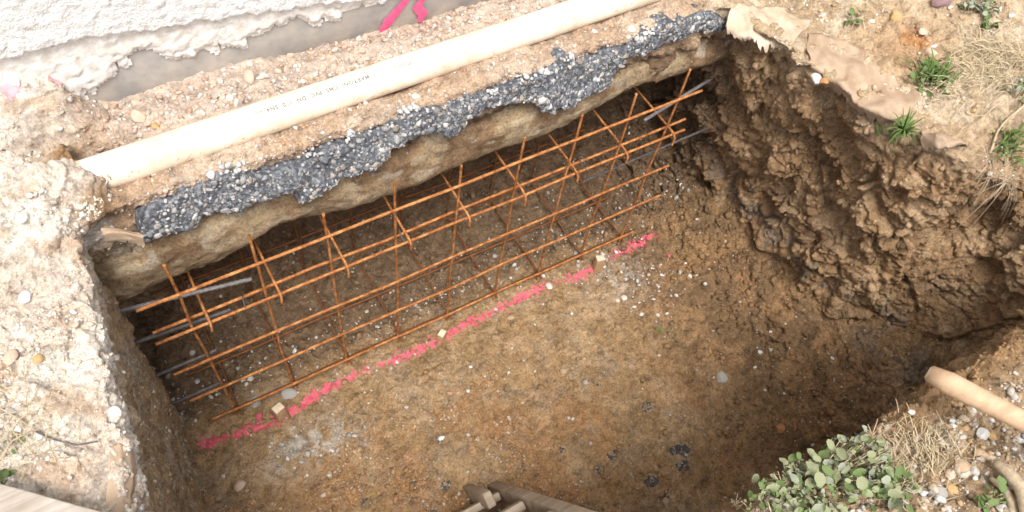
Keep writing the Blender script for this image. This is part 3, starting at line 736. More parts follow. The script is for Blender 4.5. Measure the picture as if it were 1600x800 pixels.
# ------------------------------------------------------------------ tool handle and plank
p0 = pz(1452, 583, 1.20); p1 = pz(1610, 668, 1.24); dd = (p1 - p0) / np.linalg.norm(p1 - p0)
hd = empty('tool_handle', tuple(p0)); tag(hd, 'smooth wooden tool handle lying over the near gravel bank at right', 'tool handle')
ts = np.linspace(0, 1.1, 30); rr = .0205 + .003 * np.exp(-((ts - .05) / .06) ** 2) - .004 * np.exp(-(ts / .012) ** 2)
path = p0 + dd * ts[:, None] + np.array([0, 0, 1]) * (.02 * np.sin(ts * 2))[:, None]
me_v, me_f = tube(path, 1.0, 18); c18 = np.repeat(np.arange(30), 18)
me_v[:540] = path[c18] + (me_v[:540] - path[c18]) * rr[c18][:, None]
o = obj('shaft', pmesh('shaft', me_v - p0, me_f), handle_m, hd)
e_, ef = tube([p0 - dd * .004, p0], [.012, .0168], 18); obj('butt_end', pmesh('butt_end', e_ - p0, ef), end_m, hd)
p0 = pz(-60, 742, 1.17); p1 = pz(170, 802, 1.165); dd = p1 - p0; L_ = np.linalg.norm(dd)
fr2 = frame(dd); v_, f_ = box((p0 + p1) / 2 - fr2[:, 1] * .07, (L_ + .5, .14, .03), fr2, .0015, 8, 10)
o = obj('plank', raw_mesh('plank', v_, f_), plank_m, smooth=False); bevel(o, .003); tag(o, 'weathered grey wooden plank at the lower left edge of the pit', 'plank')

# ------------------------------------------------------------------ geotextile scraps
def felt(name, strips, m, lab, thick=.003, fold=.010, seed=0, nt_=22, fringe=.5):
    """strips: list of rows, each row a polyline of 3-D points (inner edge first, ragged hanging edge last)"""
    rows = []
    for r_ in strips:
        r_ = np.array(r_, float); L = np.r_[0, np.cumsum(np.linalg.norm(np.diff(r_, axis=0), axis=1))]; t = np.linspace(0, L[-1], 70)
        rows.append(np.stack([np.interp(t, L, r_[:, k]) for k in range(3)], 1))
    rows = np.array(rows); n = len(rows); tt = np.linspace(0, n - 1, nt_)
    G = np.stack([[np.interp(tt, np.arange(n), rows[:, j, k]) for j in range(70)] for k in range(3)], -1)   # 70 x nt x 3
    # ragged last edge
    jag = np.interp(np.arange(70), np.arange(0, 71, 2), np.random.default_rng(seed).uniform(0, 1, 36)) * fringe
    jag = jag * (.6 + .8 * np.random.default_rng(seed + 1).uniform(0, 1, 70) ** 2)
    for j in range(70):
        t2 = tt * (1 - np.clip(jag[j], 0, .8) * (1 / max(n - 1, 1)) * np.linspace(0, 1, nt_) ** 2)
        for k in range(3): G[j, :, k] = np.interp(t2, np.arange(n), rows[:, j, k])
    p = G.reshape(-1, 3); off = fold * fbm(p, 9, 3, seed + 3) + .3 * fold * perlin(p * 34, seed + 4)
    p = p + off[:, None] * np.array([-.4, -.2, 1.]) + np.stack([perlin(p * 12, seed + 7), perlin(p * 12, seed + 8), 0 * off], 1) * fold * .9
    idx = np.arange(70 * nt_).reshape(70, nt_); q = np.stack([idx[:-1, :-1], idx[1:, :-1], idx[1:, 1:], idx[:-1, 1:]], -1).reshape(-1, 4)
    o = obj(name, raw_mesh(name, p, q), m); sdm = o.modifiers.new('t', 'SOLIDIFY'); sdm.thickness = thick; sdm.offset = 0
    tag(o, lab, 'fabric'); return o
def gpt(u, v, z0=1.05, up=.005):
    p, n = spot(u, v, z0, .16); return p + [0, 0, up]
felt('geotextile_scrap', [[gpt(1150, 6), gpt(1190, 12), gpt(1230, 22), gpt(1262, 36)], [gpt(1140, 20), gpt(1180, 34), gpt(1220, 44), gpt(1258, 52)],
     [pz(1134, 38, 1.055), pz(1170, 54, 1.05), pz(1200, 66, 1.04), pz(1240, 62, 1.045)], [pz(1136, 52, 1.03), pz(1166, 66, 1.02), pz(1198, 86, 1.0), pz(1236, 74, 1.02)]], felt_pale,
     'pale felt fabric scrap with spiky hanging edge at the back right corner', fold=.022, seed=3, fringe=.9)
felt('geotextile_sheet', [[gpt(1262, 52), gpt(1320, 68), gpt(1372, 92), gpt(1410, 118), gpt(1432, 150)], [gpt(1262, 84), gpt(1312, 108), gpt(1360, 132), gpt(1398, 156), gpt(1420, 178)],
     [pz(1266, 104, 1.03), pz(1300, 130, 1.03), pz(1336, 156, 1.03), pz(1368, 176, 1.03), pz(1394, 190, 1.03)], [pz(1268, 118, .985), pz(1302, 146, .98), pz(1337, 172, .985), pz(1368, 190, .985), pz(1394, 200, .99)]], felt_m,
     'smooth brown felt fabric sheet draped over the right pit rim', fold=.024, seed=13, fringe=.5)
felt('geotextile_flap', [[gpt(1452, 172, 1.08), gpt(1480, 186, 1.08), gpt(1505, 200, 1.08), gpt(1524, 212, 1.08)], [gpt(1444, 196, 1.07), gpt(1468, 206, 1.08), gpt(1496, 216, 1.08), gpt(1518, 222, 1.07)],
     [pz(1438, 214, 1.07), pz(1462, 212, 1.10), pz(1490, 226, 1.08), pz(1512, 228, 1.07)], [pz(1440, 240, 1.03), pz(1462, 236, 1.06), pz(1478, 232, 1.07), pz(1500, 231, 1.06)]], felt_m,
     'folded brown felt fabric flap between the grass tuft and the hanging roots', fold=.022, seed=23, fringe=.3)
felt('geotextile_scrap', [[gpt(172, 362, 1.09, .004), gpt(192, 360, 1.09, .004), gpt(214, 360, 1.09, .004)], [gpt(172, 370, 1.09, .008), gpt(196, 368, 1.09, .012), gpt(219, 372, 1.09, .006)],
     [pz(170, 377, 1.075), pz(196, 374, 1.09), pz(222, 384, 1.065)], [pz(178, 380, 1.06), pz(200, 386, 1.065), pz(224, 391, 1.05)]], felt_m,
     'torn beige felt fabric scrap at the left end of the asphalt', fold=.03, seed=33, fringe=.9)
felt('geotextile_strip', [[gpt(176, 702, 1.1), gpt(172, 740, 1.1), gpt(172, 775, 1.1), gpt(170, 830, 1.1)], [gpt(190, 698, 1.1), gpt(192, 740, 1.1), gpt(194, 775, 1.1), gpt(196, 830, 1.1)],
     [pz(198, 704, 1.07), pz(206, 735, 1.07), pz(204, 770, 1.07), pz(214, 825, 1.07)], [pz(200, 708, 1.04), pz(208, 737, 1.03), pz(206, 770, 1.02), pz(217, 825, 1.02)]], felt_m,
     'beige felt fabric strip hanging over the left pit edge near the plank', fold=.010, seed=43, fringe=.6)

# ------------------------------------------------------------------ loose stones
SM = [stone_mesh(100 + k, .62 + .06 * (k % 3)) for k in range(8)]
def cmat(name, c): return simple(name, tuple(.78 * q for q in c), tuple(min(1.12 * q, .9) for q in c), 70, .9, .4, .003)
SC = dict(white=cmat('stone_white', (.62, .60, .56)), grey=cmat('stone_grey', (.36, .34, .31)), tan=cmat('stone_tan', (.46, .33, .22)), pink=cmat('stone_pinkish', (.60, .44, .34)), brown=cmat('stone_brown', (.28, .18, .10)), ochre=cmat('stone_ochre', (.50, .33, .16)), mauve=cmat('stone_mauve', (.26, .17, .17)), orange=cmat('stone_orange', (.46, .23, .10)))
SC['painted'] = paint_m
for q_ in list(SC.values()): pass
def stone(u, v, z0, mm, colr, lab, grp=None, name='stone', k=[0], tol=.14):
    p, n = spot(u, v, z0, tol); k[0] += 1
    me = SM[k[0] % 8].copy(); me.materials.clear(); me.materials.append(SC[colr])
    o = bpy.data.objects.new(name, me); col.objects.link(o); s_ = mm / 1000
    o.location = Vector(p) + Vector((0, 0, s_ * .10)); o.rotation_euler = (random.uniform(-.3, .3), random.uniform(-.3, .3), random.uniform(0, 6.28)); o.scale = (s_ * 1.15, s_ * 1.15, s_ * 1.15)
    tag(o, lab, 'stone', grp); return o
WF = 'white stones on the pit floor'
for u, v, mm in ((858, 448, 26), (832, 640, 0), (975, 466, 24), (990, 455, 0), (1002, 492, 22), (1028, 492, 14), (1042, 490, 14), (991, 480, 16), (1078, 432, 20), (1056, 462, 18), (965, 470, 14), (518, 704, 16), (392, 593, 26), (380, 595, 16), (385, 600, 14), (1300, 560, 14), (1195, 610, 12), (1225, 615, 12), (1180, 575, 14), (795, 652, 12), (1115, 590, 10)):
    if mm: stone(u, v, .02, mm, 'white', 'small white stone lying loose on the brown pit floor', WF)
stone(901, 396, .02, 22, 'white', 'white stone behind the cage bars left of the right peg')
stone(880, 580, .02, 26, 'tan', 'round tan pebble lying in the middle of the pit floor')
stone(798, 497, .02, 24, 'tan', 'flat tan stone just below the pink line at mid length')
stone(376, 760, .02, 44, 'pink', 'rounded pinkish stone at the lower left of the pit floor')
stone(400, 628, .02, 50, 'grey', 'large grey stone left of the left wooden peg')
stone(452, 616, .02, 46, 'grey', 'upright grey stone right behind the left wooden peg')
stone(368, 672, .02, 34, 'brown', 'brown stone touching the left end of the pink line')
stone(405, 652, .02, 30, 'painted', 'pink painted stone left of the left wooden peg, largest of the painted ones')
for u, v, mm in ((388, 668, 26), (372, 678, 24), (340, 688, 26), (328, 690, 20), (352, 682, 24), (425, 664, 16), (474, 636, 18), (486, 624, 20), (1012, 372, 22), (1000, 378, 20), (1045, 400, 16)):
    stone(u, v, .02, mm, 'painted', 'small pink painted stone on the pit floor along the line', 'small pink painted stones')
stone(1040, 785, .02, 28, 'tan', 'tan pebble at the bottom edge among the asphalt crumbs')
stone(1025, 731, .02, 24, 'tan', 'flat tan pebble beside the largest asphalt lump')
stone(1128, 590, .05, 40, 'grey', 'flat grey clay lump at the right of the pit floor')
stone(1219, 670, .06, 36, 'orange', 'orange brown stone low in the near right pit corner')
stone(181, 645, .85, 30, 'white', 'square white stone stuck in the left pit wall', tol=.4)
for u, v, mm, c_, l_ in ((35, 340, 40, 'white', 'white stone in the left ground beside the trench corner'), (62, 684, 34, 'white', 'square white stone on the left ground above the dry grass'), (18, 560, 50, 'pink', 'pale flat stone on the left ground at mid height'), (60, 562, 36, 'ochre', 'brown stone on the left ground among white pebbles'), (20, 642, 34, 'grey', 'grey stone at the left picture edge by the grass'), (40, 465, 40, 'white', 'white stone half sunk in the left ground below the pale smear'),
                         (26, 130, 34, 'white', 'flat white stone left of the pair by the pink sprayed heap'), (40, 133, 26, 'pink', 'flat pinkish stone right of the pair by the pink sprayed heap'), (218, 182, 44, 'pink', 'large pinkish stone left above the pipe end'), (243, 198, 26, 'ochre', 'ochre stone touching the upper side of the pipe'), (390, 122, 44, 'pink', 'largest pinkish stone in the rubble against the plinth'), (412, 120, 26, 'white', 'white stone right of the largest pinkish rubble stone'),
                         (437, 134, 22, 'grey', 'grey white stone between plinth rubble and pipe'), (650, 152, 24, 'white', 'white stone on the ledge below the pipe'), (658, 158, 15, 'white', 'small white stone touching another on the ledge below the pipe'), (928, 50, 26, 'white', 'upper white stone on the ledge near the right pipe end'), (988, 46, 30, 'white', 'white stone above the asphalt at its right end'), (982, 58, 16, 'white', 'small white stone just under a larger one above the asphalt')):
    stone(u, v, 1.1, mm * (.62 if u < 100 else .8), c_, l_)
for u, v, mm, c_, l_ in ((1470, 4, 60, 'mauve', 'dark mauve stone at the top edge above the orange soil'), (1398, 28, 46, 'ochre', 'rounded ochre stone at the top of the orange soil patch'), (1452, 84, 36, 'pink', 'pinkish stone above the green grass tuft'), (1275, 124, 34, 'white', 'white stone left of two under the felt sheet edge'), (1288, 128, 28, 'orange', 'orange stone right of two under the felt sheet edge'), (1440, 52, 40, 'pink', 'pale stone right of the orange soil patch')):
    stone(u, v, 1.03, mm, c_, l_, tol=.2)
for u, v, mm, c_, l_ in ((1535, 680, 34, 'white', 'white stone on the near bank right below the handle'), (1520, 665, 24, 'grey', 'grey stone on the near bank close under the handle'), (1532, 712, 36, 'tan', 'pale tan stone on the near bank above the bent root'), (1500, 730, 46, 'tan', 'large pale tan stone in the middle of the near gravel'), (1522, 736, 28, 'white', 'white stone beside the large pale one on the near bank'), (1465, 772, 42, 'grey', 'long grey stone near the clover at the bottom right'), (1566, 796, 30, 'white', 'white stone at the bottom edge left of the bent root'), (1485, 765, 40, 'ochre', 'ochre stone right of the long grey one'), (1551, 682, 22, 'ochre', 'small ochre stone under the handle'), (1483, 742, 28, 'pink', 'pinkish stone left of the large pale one on the near bank'), (1424, 645, 20, 'white', 'small white stone on the brown near rim')):
    stone(u, v, 1.12, mm * .8, c_, l_)
# clods low on the right bank: individually visible lumps of earth
for u, v, z0, mm, c_ in ((1380, 445, .35, 110, 'brown'), (1440, 455, .4, 90, 'tan'), (1345, 455, .3, 70, 'tan'), (1480, 440, .5, 80, 'brown'), (1530, 400, .6, 70, 'brown'), (1450, 360, .7, 60, 'tan'), (1570, 440, .5, 80, 'brown')): pass

# rubble along the plinth and gravel
def pick(mask, n, seed):
    k = np.nonzero(mask)[0]; return np.random.default_rng(seed).choice(k, min(n, len(k)), replace=False)
def gravel(name, mask, n, smin, sg, pal, seed, lab=None, flat=.6, sink=.18, bright=(.8, 1.15), base=None):
    k = pick(mask, n, seed); r = np.random.default_rng(seed + 1); n = len(k)
    sz = smin + r.gamma(1.6, sg, n); sz = np.minimum(sz, smin + sg * 6)
    pal = np.array(pal); cc = pal[r.integers(0, len(pal), n)] * r.uniform(*bright, (n, 1))
    if base is not None: cc = COL[k] * r.uniform(*bright, (n, 1))
    v_, f_, c_ = rocks(V[k], NR[k], sz, cc, seed, flat, sink)
    o = obj(name, raw_mesh(name, v_, f_), stone_m, smooth=False, cols=np.clip(c_, .02, .9)); tag(o, lab, None, None, 'stuff'); return o
vx, vy, vz = V.T; upw = NR[:, 2] > .3

LEDGE = (vz > 1.0) & (vx > -.05) & (vx < 1.75) & (vy > .03)
r_ = np.random.default_rng(5)
rp = [(.60, .44, .34), (.66, .52, .42), (.52, .36, .26), (.72, .68, .62), (.55, .50, .45)]
gravel('plinth_gravel', LEDGE & (vy > .27) & (vy < .42), 1800, .003, .003, rp, 61, 'pinkish rubble and grit between pipe and plinth')
gravel('ledge_grit', LEDGE & (vy < .165), 2200, .002, .0022, rp + [(.45, .28, .18)], 62, 'fine grit on the soil strip between pipe and asphalt')
for i in range(60):
    x_ = r_.uniform(.02, 1.1); y_ = .37 + .04 * r_.normal(); y_ = min(max(y_, .27), .405)
    zc, n = surf(x_, y_, 1.13, .12); me = SM[i % 8]; 
    o = bpy.data.objects.new('rubble_stone', me.copy()); o.data.materials.clear(); o.data.materials.append(SC[('pink', 'tan', 'pink', 'white', 'pink')[i % 5]]); col.objects.link(o)
    s_ = r_.uniform(.012, .026); o.location = (x_, y_, zc + s_ * .15); o.rotation_euler = tuple(r_.uniform(0, 6, 3)); o.scale = (s_, s_, s_)
    tag(o, 'pale angular rubble stone in the strip between plinth and pipe', 'stone', 'rubble stones against the plinth')
LG = (vz > .98) & (vx < -.06) & upw & (np.hypot(vx + .07, vy - .22) > .11)
lp = [(.78, .73, .65), (.70, .62, .52), (.64, .52, .40), (.80, .78, .74), (.58, .51, .43)]
gn = fbm(V, 6, 2, 91)
gravel('left_gravel', LG & (vx > -.6) & (gn > .02), 4200, .003, .0026, lp, 63, 'whitish gravel on the dried ground left of the pit', .5, .24)
gravel('left_grit', LG & (vx > -.6), 5000, .0015, .0014, lp, 64, 'fine pale grit on the ground left of the pit', .5, .2)
FL = sel['pit_floor']; fmask = np.zeros(len(V), bool); fmask[np.unique(Q[FL])] = True
bp_ = [(.30, .20, .12), (.36, .25, .15), (.24, .16, .10), (.40, .27, .16)]
gravel('floor_crumbs', fmask & (gn > -.05), 6500, .003, .0035, bp_, 65, 'brown soil crumbs scattered over the pit floor', .7, .2, (.75, 1.15), 1)
gravel('floor_clods', fmask & ((vx > 1.45) | (vy > 0) | ((vx < .5) & (vy < -.3))) & (fbm(V, 5, 2, 92) > -.1), 2200, .005, .005, bp_, 66, 'loose soil clods at the edges of the pit floor', .7, .22, (.7, 1.15), 1)
limem = np.exp(-(((vx - .17) / .15) ** 2 + ((vy + .21) / .09) ** 2)) + np.exp(-(((vx - 1.56) / .14) ** 2 + ((vy + .14) / .13) ** 2)) + .05 + .45 * np.exp(-((vy - .12) / .1) ** 2)
wl = fmask & (np.random.default_rng(9).uniform(0, 1, len(V)) < limem)
gravel('white_chips', wl, 1300, .003, .0034, [(.62, .60, .57), (.70, .68, .65), (.45, .43, .40), (.52, .44, .36)], 67, 'white lime chips sprinkled on the pit floor', .6, .15)
gravel('orange_grit', fmask & (vy < -.25) & (vx < .9) & (gn > -.1), 3500, .0025, .0025, [(.44, .22, .10), (.50, .30, .16), (.36, .19, .09), (.55, .46, .36)], 68, 'orange brown grit on the near left pit floor', .6, .15)
wr = np.zeros(len(V), bool); wr[np.unique(Q[sel['pit_wall_right']])] = True
gravel('wall_crumbs', wr & (NR[:, 2] > .25) & (vx > 1.6), 1500, .003, .005, bp_, 69, 'soil crumbs caught on the right pit wall', .8, .25, (.8, 1.15), 1)
wlm = np.zeros(len(V), bool); wlm[np.unique(Q[sel['pit_wall_left']])] = True
gravel('left_wall_grit', wlm & (gn > -.1), 1500, .002, .0028, [(.50, .42, .32), (.40, .29, .18), (.62, .58, .52), (.30, .20, .12)], 75, 'grit and small pebbles stuck in the left pit wall', .6, .25)
NG = (vz > 1.0) & (vy < -1.1) & (vx > .7) & (vx < 2.0) & upw
gravel('near_gravel', NG & ((vx < 1.25) | (vy < -1.19)), 3800, .003, .0042, [(.56, .51, .45), (.50, .41, .31), (.44, .33, .22), (.62, .60, .57), (.46, .32, .18)], 70, 'mixed pale gravel on the near bank')
gravel('near_crumbs', NG & (vx > 1.15) & (vy > -1.22), 900, .002, .0025, bp_, 71, 'brown crumbs on the rim of the near bank', .6, .25, (.8, 1.15), 1)
RG = (vz > .96) & (vx > 1.68) & (vy > -.95) & upw
gravel('right_gravel', RG & (gn > -.05), 1900, .003, .0035, [(.60, .52, .42), (.50, .38, .25), (.68, .64, .58), (.42, .30, .18)], 72, 'tan gravel and crumbs on the right bank')

# asphalt crumbs trodden into the floor
for u, v, mm, l_ in ((1062, 705, 85, 'largest dark asphalt lump on the pit floor, upper of two close together'), (1066, 728, 60, 'dark asphalt lump just below the largest one'), (1018, 752, 65, 'dark asphalt lump at the lower right near the ladder rail'), (1043, 772, 40, 'small dark asphalt lump at the bottom, right of the ladder'), (955, 712, 45, 'narrow dark asphalt lump right of the floor centre'), (938, 733, 42, 'asphalt lump holding pale pebbles right of the floor centre'), (1010, 635, 46, 'dark asphalt lump alone at the right of the floor'), (935, 600, 26, 'small dark asphalt bit near the round tan pebble'), (879, 703, 32, 'asphalt bit lying above the ladder on the floor'), (686, 687, 34, 'dark asphalt bit left of the floor centre'), (695, 758, 44, 'grey asphalt bit directly left of the ladder foot'), (645, 755, 30, 'small grey asphalt bit well left of the ladder foot'), (570, 785, 34, 'dark asphalt bit at the bottom left of the floor')):
    p, n = spot(u, v, .02, .1); nn = int(14 + mm / 1.5); r = np.random.default_rng(u); s_ = mm / 1000
    th = r.uniform(0, 6.28, nn); rad = np.sqrt(r.uniform(0, 1, nn)) * s_ * .42
    pos = p + np.stack([rad * np.cos(th), rad * np.sin(th) * .8, np.zeros(nn)], 1)
    cc = np.where((r.uniform(0, 1, nn) < .3)[:, None], np.array([[.45, .44, .42]]), np.array([[.105, .102, .10]])) * r.uniform(.7, 1.3, (nn, 1))
    v_, f_, c_ = rocks(pos, np.tile(n[None], (nn, 1)), r.uniform(.14, .38, nn) * s_ * np.where(cc[:, 0] > .25, .5, .75), cc, u, .45, .2)
    o = obj('asphalt_lump', raw_mesh('asphalt_lump', v_ - p, f_), stone_m, smooth=False, cols=c_); o.location = p
    tag(o, l_, 'asphalt lump', 'asphalt lumps on the pit floor')

# ------------------------------------------------------------------ vegetation
def blade(p, d_, L, wd, bend, r):
    n = 6; t = np.linspace(0, 1, n); d_ = d_ / np.linalg.norm(d_); s_ = np.cross(d_, [0, 0, 1.]); s_ /= np.linalg.norm(s_) + 1e-9
    c_ = p + d_[None] * (L * t)[:, None] + np.array([0, 0, -1.]) * (bend * L * t ** 2)[:, None]
    wv = wd * (1 - t ** 2) + .0004; v_ = np.concatenate([c_ - s_ * wv[:, None], c_ + s_ * wv[:, None] + [0, 0, .0008]])
    i = np.arange(n - 1); return v_, np.stack([i, i + 1, i + n + 1, i + n], 1)
def tuft(u, v, z0, n, L, lab, m, name='grass_tuft', wd=.0022, spread=.9, seed=0, rad=.03, cat='grass', bend=.5, extra=None):
    p, nn_ = spot(u, v, z0, .2); r = np.random.default_rng(seed); root = empty(name, tuple(p)); tag(root, lab, cat)
    parts = []
    for i in range(n):
        a = r.uniform(0, 6.28); b0 = np.array([r.normal() * rad, r.normal() * rad, 0.]); zt, _ = surf(p[0] + b0[0], p[1] + b0[1], p[2], .07); b0[2] = zt - p[2] - .003; d_ = np.array([math.cos(a) * spread * r.uniform(.3, 1.2), math.sin(a) * spread * r.uniform(.3, 1.2), 1.]) + nn_ * .3
        if zt == p[2]: b0 = np.array([b0[0] * .15, b0[1] * .15, -.004])
        parts.append(blade(b0, d_, L * r.uniform(.5, 1.15), wd * r.uniform(.7, 1.3), bend * r.uniform(.4, 1.4), r))
    v_, f_ = join(parts); tag(obj('blades', raw_mesh('blades', v_, f_), m, root), kind='stuff'); return root
def leaf_mesh(name, L, W, cup, m, seed):
    r = np.random.default_rng(seed); n = 7; t = np.linspace(0, 1, n); wv = W * .5 * np.sqrt(np.clip(4 * t * (1 - t) * (1 + .25 * (t - .5)), 0, None)) + .0004
    xs = t * L; zc = -.30 * L * t ** 2
    v_ = np.concatenate([np.stack([xs, -wv, zc + cup * W + .04 * L * r.normal(size=n)], 1), np.stack([xs, 0 * wv, zc], 1), np.stack([xs, wv, zc + cup * W + .04 * L * r.normal(size=n)], 1)])
    i = np.arange(n - 1); f_ = np.concatenate([np.stack([i, i + 1, i + n + 1, i + n], 1), np.stack([i + n, i + n + 1, i + 2 * n + 1, i + 2 * n], 1)])
    me = raw_mesh(name, v_, f_); me.polygons.foreach_set('use_smooth', np.ones(len(f_), bool)); me.materials.append(m); return me
LM = [leaf_mesh('leaf', 1, .62, .18, leaf_dust, 1), leaf_mesh('leaf', 1, .55, .22, leaf_green, 2), leaf_mesh('leaf', 1, .78, .12, leaf_dust, 3), leaf_mesh('leaf', 1, .6, .2, leaf_grey, 4), leaf_mesh('leaf', 1, .45, .1, leaf_green, 5)]
def leafy(u, v, z0, n, rx, ry, hgt, size, lab, seed, mats=(0, 1, 2, 3), name='leafy_plant', cat='plant', stemm=dry_m):
    p, nn_ = spot(u, v, z0, .2); r = np.random.default_rng(seed); root = empty(name, tuple(p)); tag(root, lab, cat); stems = []
    for i in range(n):
        a = r.uniform(0, 6.28); q = math.sqrt(r.uniform(0, 1)); lx, ly = q * rx * math.cos(a), q * ry * math.sin(a)
        zt, _ = surf(p[0] + lx, p[1] + ly, p[2], .15, .015)
        if zt == p[2]: lx, ly = lx * .25, ly * .25
        base_ = np.array([lx * .75, ly * .75, min(zt, p[2] + .03) - p[2]])
        tip = np.array([lx, ly, base_[2] + hgt * r.uniform(.25, 1.) * (1.15 - q * .6)])
        o = bpy.data.objects.new('leaf', LM[mats[i % len(mats)]]); col.objects.link(o); o.parent = root
        s_ = size * r.choice([.45, .6, .8, 1., 1.25, 1.6]) * r.uniform(.85, 1.15); o.scale = (s_, s_, s_); o.location = tip; o.rotation_euler = (r.normal() * .55, r.normal() * .55 - .15, r.uniform(0, 6.28))
        stems.append(tube([base_, base_ * .4 + tip * .6 + [0, 0, .004], tip], .0011, 4))
    v_, f_ = join(stems); tag(obj('stems', pmesh('stems', v_, f_), stemm, root), kind='stuff'); return root
leafy(1290, 748, 1.12, 360, .15, .07, .07, .0175, 'dusty green broad leaved plant on the near pit rim, largest of all', 1)
leafy(1195, 775, 1.10, 60, .05, .04, .04, .018, 'low green plant with small leaves at the bottom left of the dusty one', 2, (1, 1, 0))
leafy(1385, 765, 1.12, 60, .06, .045, .04, .022, 'green plant between the dusty leaves and the near gravel', 3, (1, 0, 1, 3))
leafy(1540, 782, 1.12, 16, .03, .02, .03, .022, 'small green seedling left of the bent root', 4, (1, 1, 1))
tuft(1225, 770, 1.1, 110, .05, 'dry straw tuft among the leaves at the near pit rim', dry_m, 'dry_tuft', .00045, 1.0, 5, .05, 'grass', .12)
tuft(1445, 700, 1.12, 380, .045, 'dry straw tuft on the near bank left of the gravel', dry_m, 'dry_tuft', .00045, 1.6, 6, .035, 'grass', .2)
tuft(1395, 735, 1.12, 320, .045, 'thin dry straw tuft right behind the dusty leaved plant', dry_m, 'dry_tuft', .00045, 1.6, 16, .04, 'grass', .2)
tuft(1150, 790, 1.08, 60, .03, 'dry straw tuft at the bottom edge on the near pit rim', dry_m, 'dry_tuft', .00045, 1.2, 17, .03, 'grass', .15)
tuft(1455, 118, 1.06, 90, .10, 'bright green grass tuft beside the orange soil patch', grass_m, 'grass_tuft', .0030, .9, 7, .025, 'grass', .6)
leafy(1450, 135, 1.05, 50, .05, .05, .035, .02, 'small leafy weed growing below the upper green tuft', 8, (1, 4, 1))
tuft(1408, 205, 1.03, 80, .10, 'green grass tuft at the end of the felt sheet', grass_m, 'grass_tuft', .0030, 1.0, 9, .018, 'grass', .7)
tuft(1588, 208, 1.05, 50, .11, 'green grass tuft at the right picture edge by the long root', grass_m, 'grass_tuft', .0028, 1.0, 10, .02, 'grass', .7)
leafy(1592, 150, 1.07, 40, .05, .05, .05, .018, 'grey leaved weed at the right picture edge', 11, (3, 3, 1))
leafy(1525, 15, 1.09, 60, .07, .05, .04, .02, 'grey green weed at the top right edge', 12, (3, 3, 1, 3))
leafy(1540, 44, 1.09, 14, .03, .02, .03, .022, 'tiny green weed below the grey green one', 13, (1, 1))
leafy(1330, 35, 1.04, 10, .03, .02, .03, .02, 'tiny weed on the pale soil above the felt sheet', 14, (4, 1))
tuft(1345, 40, 1.04, 14, .06, 'few grey grass stalks left of the orange soil patch', dry_m, 'dry_tuft', .0012, 1.0, 15, .012, 'grass', .4)
for u, v, n, l_, sd_ in ((1540, 90, 420, 'wide mat of dry straw coloured roots on the right bank', 20), (1510, 130, 220, 'dry root mat hanging left of the shadowed hollow', 21), (1590, 95, 240, 'dry straw mat at the right picture edge', 22)):
    tuft(u, v, 1.07, n, .10, l_, dry_m, 'dry_mat', .0005, 2.2, sd_, .055, 'dry grass', .9)
tuft(1545, 250, 1.0, 50, .10, 'thin pale roots hanging from the right bank below the felt flap', root_m, 'hanging_roots', .0005, 1.5, 23, .02, 'roots', 1.8)
tuft(1575, 280, .98, 50, .12, 'thin pale roots hanging at the right picture edge', root_m, 'hanging_roots', .0005, 1.5, 24, .02, 'roots', 1.8)
leafy(20, 705, 1.12, 18, .05, .04, .012, .014, 'sparse green weed at the left picture edge', 25, (1, 0, 4))
leafy(14, 757, 1.13, 4, .02, .015, .008, .032, 'single broad green leaves by the plank at the left edge', 26, (1,))
tuft(20, 660, 1.12, 90, .10, 'dry grass tuft at the left picture edge above the plank', dry_m, 'dry_tuft', .00045, 1.8, 27, .05, 'grass', .7)
for u, v, l_, sd_ in ((1027, 517, 'tiny green sprig on the pit floor, left of two', 28), (1050, 520, 'tiny green sprig on the pit floor, right of two', 29)):
    leafy(u, v, .02, 8, .016, .010, .012, .014, l_, sd_, (1, 4), 'green_sprig', 'sprig')
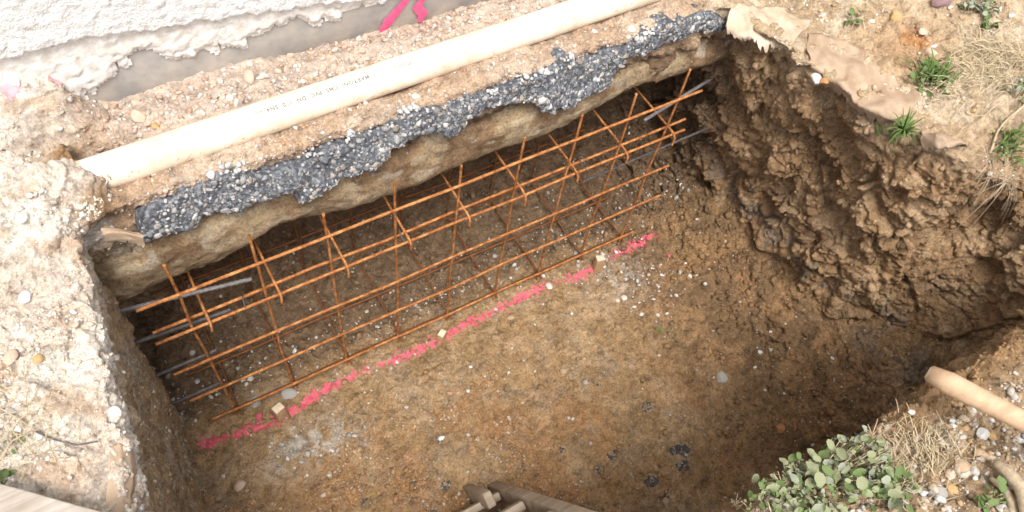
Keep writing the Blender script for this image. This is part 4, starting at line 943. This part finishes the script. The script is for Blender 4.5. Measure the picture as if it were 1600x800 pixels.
# bent roots and twigs
def twig(name, pts, r, m, lab, cat='root', sides=8):
    pts = np.array(pts); n = 24; L = np.r_[0, np.cumsum(np.linalg.norm(np.diff(pts, axis=0), axis=1))]; t = np.linspace(0, L[-1], n)
    q = np.stack([np.interp(t, L, pts[:, k]) for k in range(3)], 1)
    for _ in range(3): q[1:-1] = (q[:-2] + 2 * q[1:-1] + q[2:]) / 4
    q += np.stack([perlin(np.c_[t * 14, np.full((n, 2), k + len(lab))], 3 + k) for k in range(3)], 1) * (np.mean(r) * .6)
    v_, f_ = tube(q, r, sides); o = obj(name, pmesh(name, v_, f_), m); tag(o, lab, cat); return o
twig('bent_root', [gpt(1545, 728, 1.12, .02), gpt(1556, 742, 1.12, .035), gpt(1578, 765, 1.12, .03), gpt(1592, 800, 1.12, .025), gpt(1596, 840, 1.12, .02)], [.009, .013, .012, .012, .011], root_m, 'thick pale bent root at the bottom right corner', sides=12)
twig('bent_root', [gpt(1546, 748, 1.12, .004), gpt(1565, 765, 1.12, .006), gpt(1578, 790, 1.12, .006), gpt(1586, 830, 1.12, .006)], [.005, .009, .009, .008], root_m, 'darker root lying under the thick pale bent root', sides=10)
twig('long_root', [gpt(1598, 168, 1.08, .02), gpt(1570, 190, 1.08, .02), gpt(1552, 212, 1.08, .02), gpt(1542, 245, 1.06, .015)], .0035, root_m, 'long thin pale root curving down the right bank')
twig('thin_cable', [gpt(60, 678, 1.1, .012), gpt(90, 690, 1.1, .010), gpt(122, 698, 1.1, .008), gpt(155, 692, 1.1, .008)], .0016, dark_steel, 'thin dark twig on the left ground above the orange soil', 'twig')
twig('dry_stalk', [gpt(4, 722, 1.1, .012), gpt(25, 695, 1.1, .02), gpt(45, 680, 1.1, .012)], .0014, dry_m, 'pale dry stalk leaning at the left picture edge', 'stalk')
# pink paint sprayed on the soil heap by the wall
def splash(u, v, z0, rad, lab, seed):
    p, n = spot(u, v, z0, .15); m_ = (np.hypot(fx - p[0], fy - p[1]) < rad * 1.6) & (np.abs(fz - p[2]) < .08) & ~lower
    q = np.nonzero(m_)[0]; pc = fc[q]; keep = np.hypot(pc[:, 0] - p[0], pc[:, 1] - p[1]) + .035 * fbm(pc, 40, 3, seed) < rad
    if keep.sum() < 4: return
    v_, f_, _ = sub(V + NR * .0012, Q, np.isin(np.arange(len(Q)), q[keep])); o = obj('paint_splash', raw_mesh('paint_splash', v_, f_), paint_soft); tag(o, lab, 'paint')
paint_soft = simple('paint_pink_dusty', (.70, .30, .33), (.82, .42, .46), 60, .9, .5, .004)
splash(78, 104, 1.24, .026, 'pink paint splash on the pale soil heap below the plaster', 1)
splash(4, 130, 1.22, .03, 'pink paint splash at the left picture edge', 2)
splash(1385, 235, 1.0, .02, 'faint pink paint splash at the right pit rim', 3)
tick('objects')
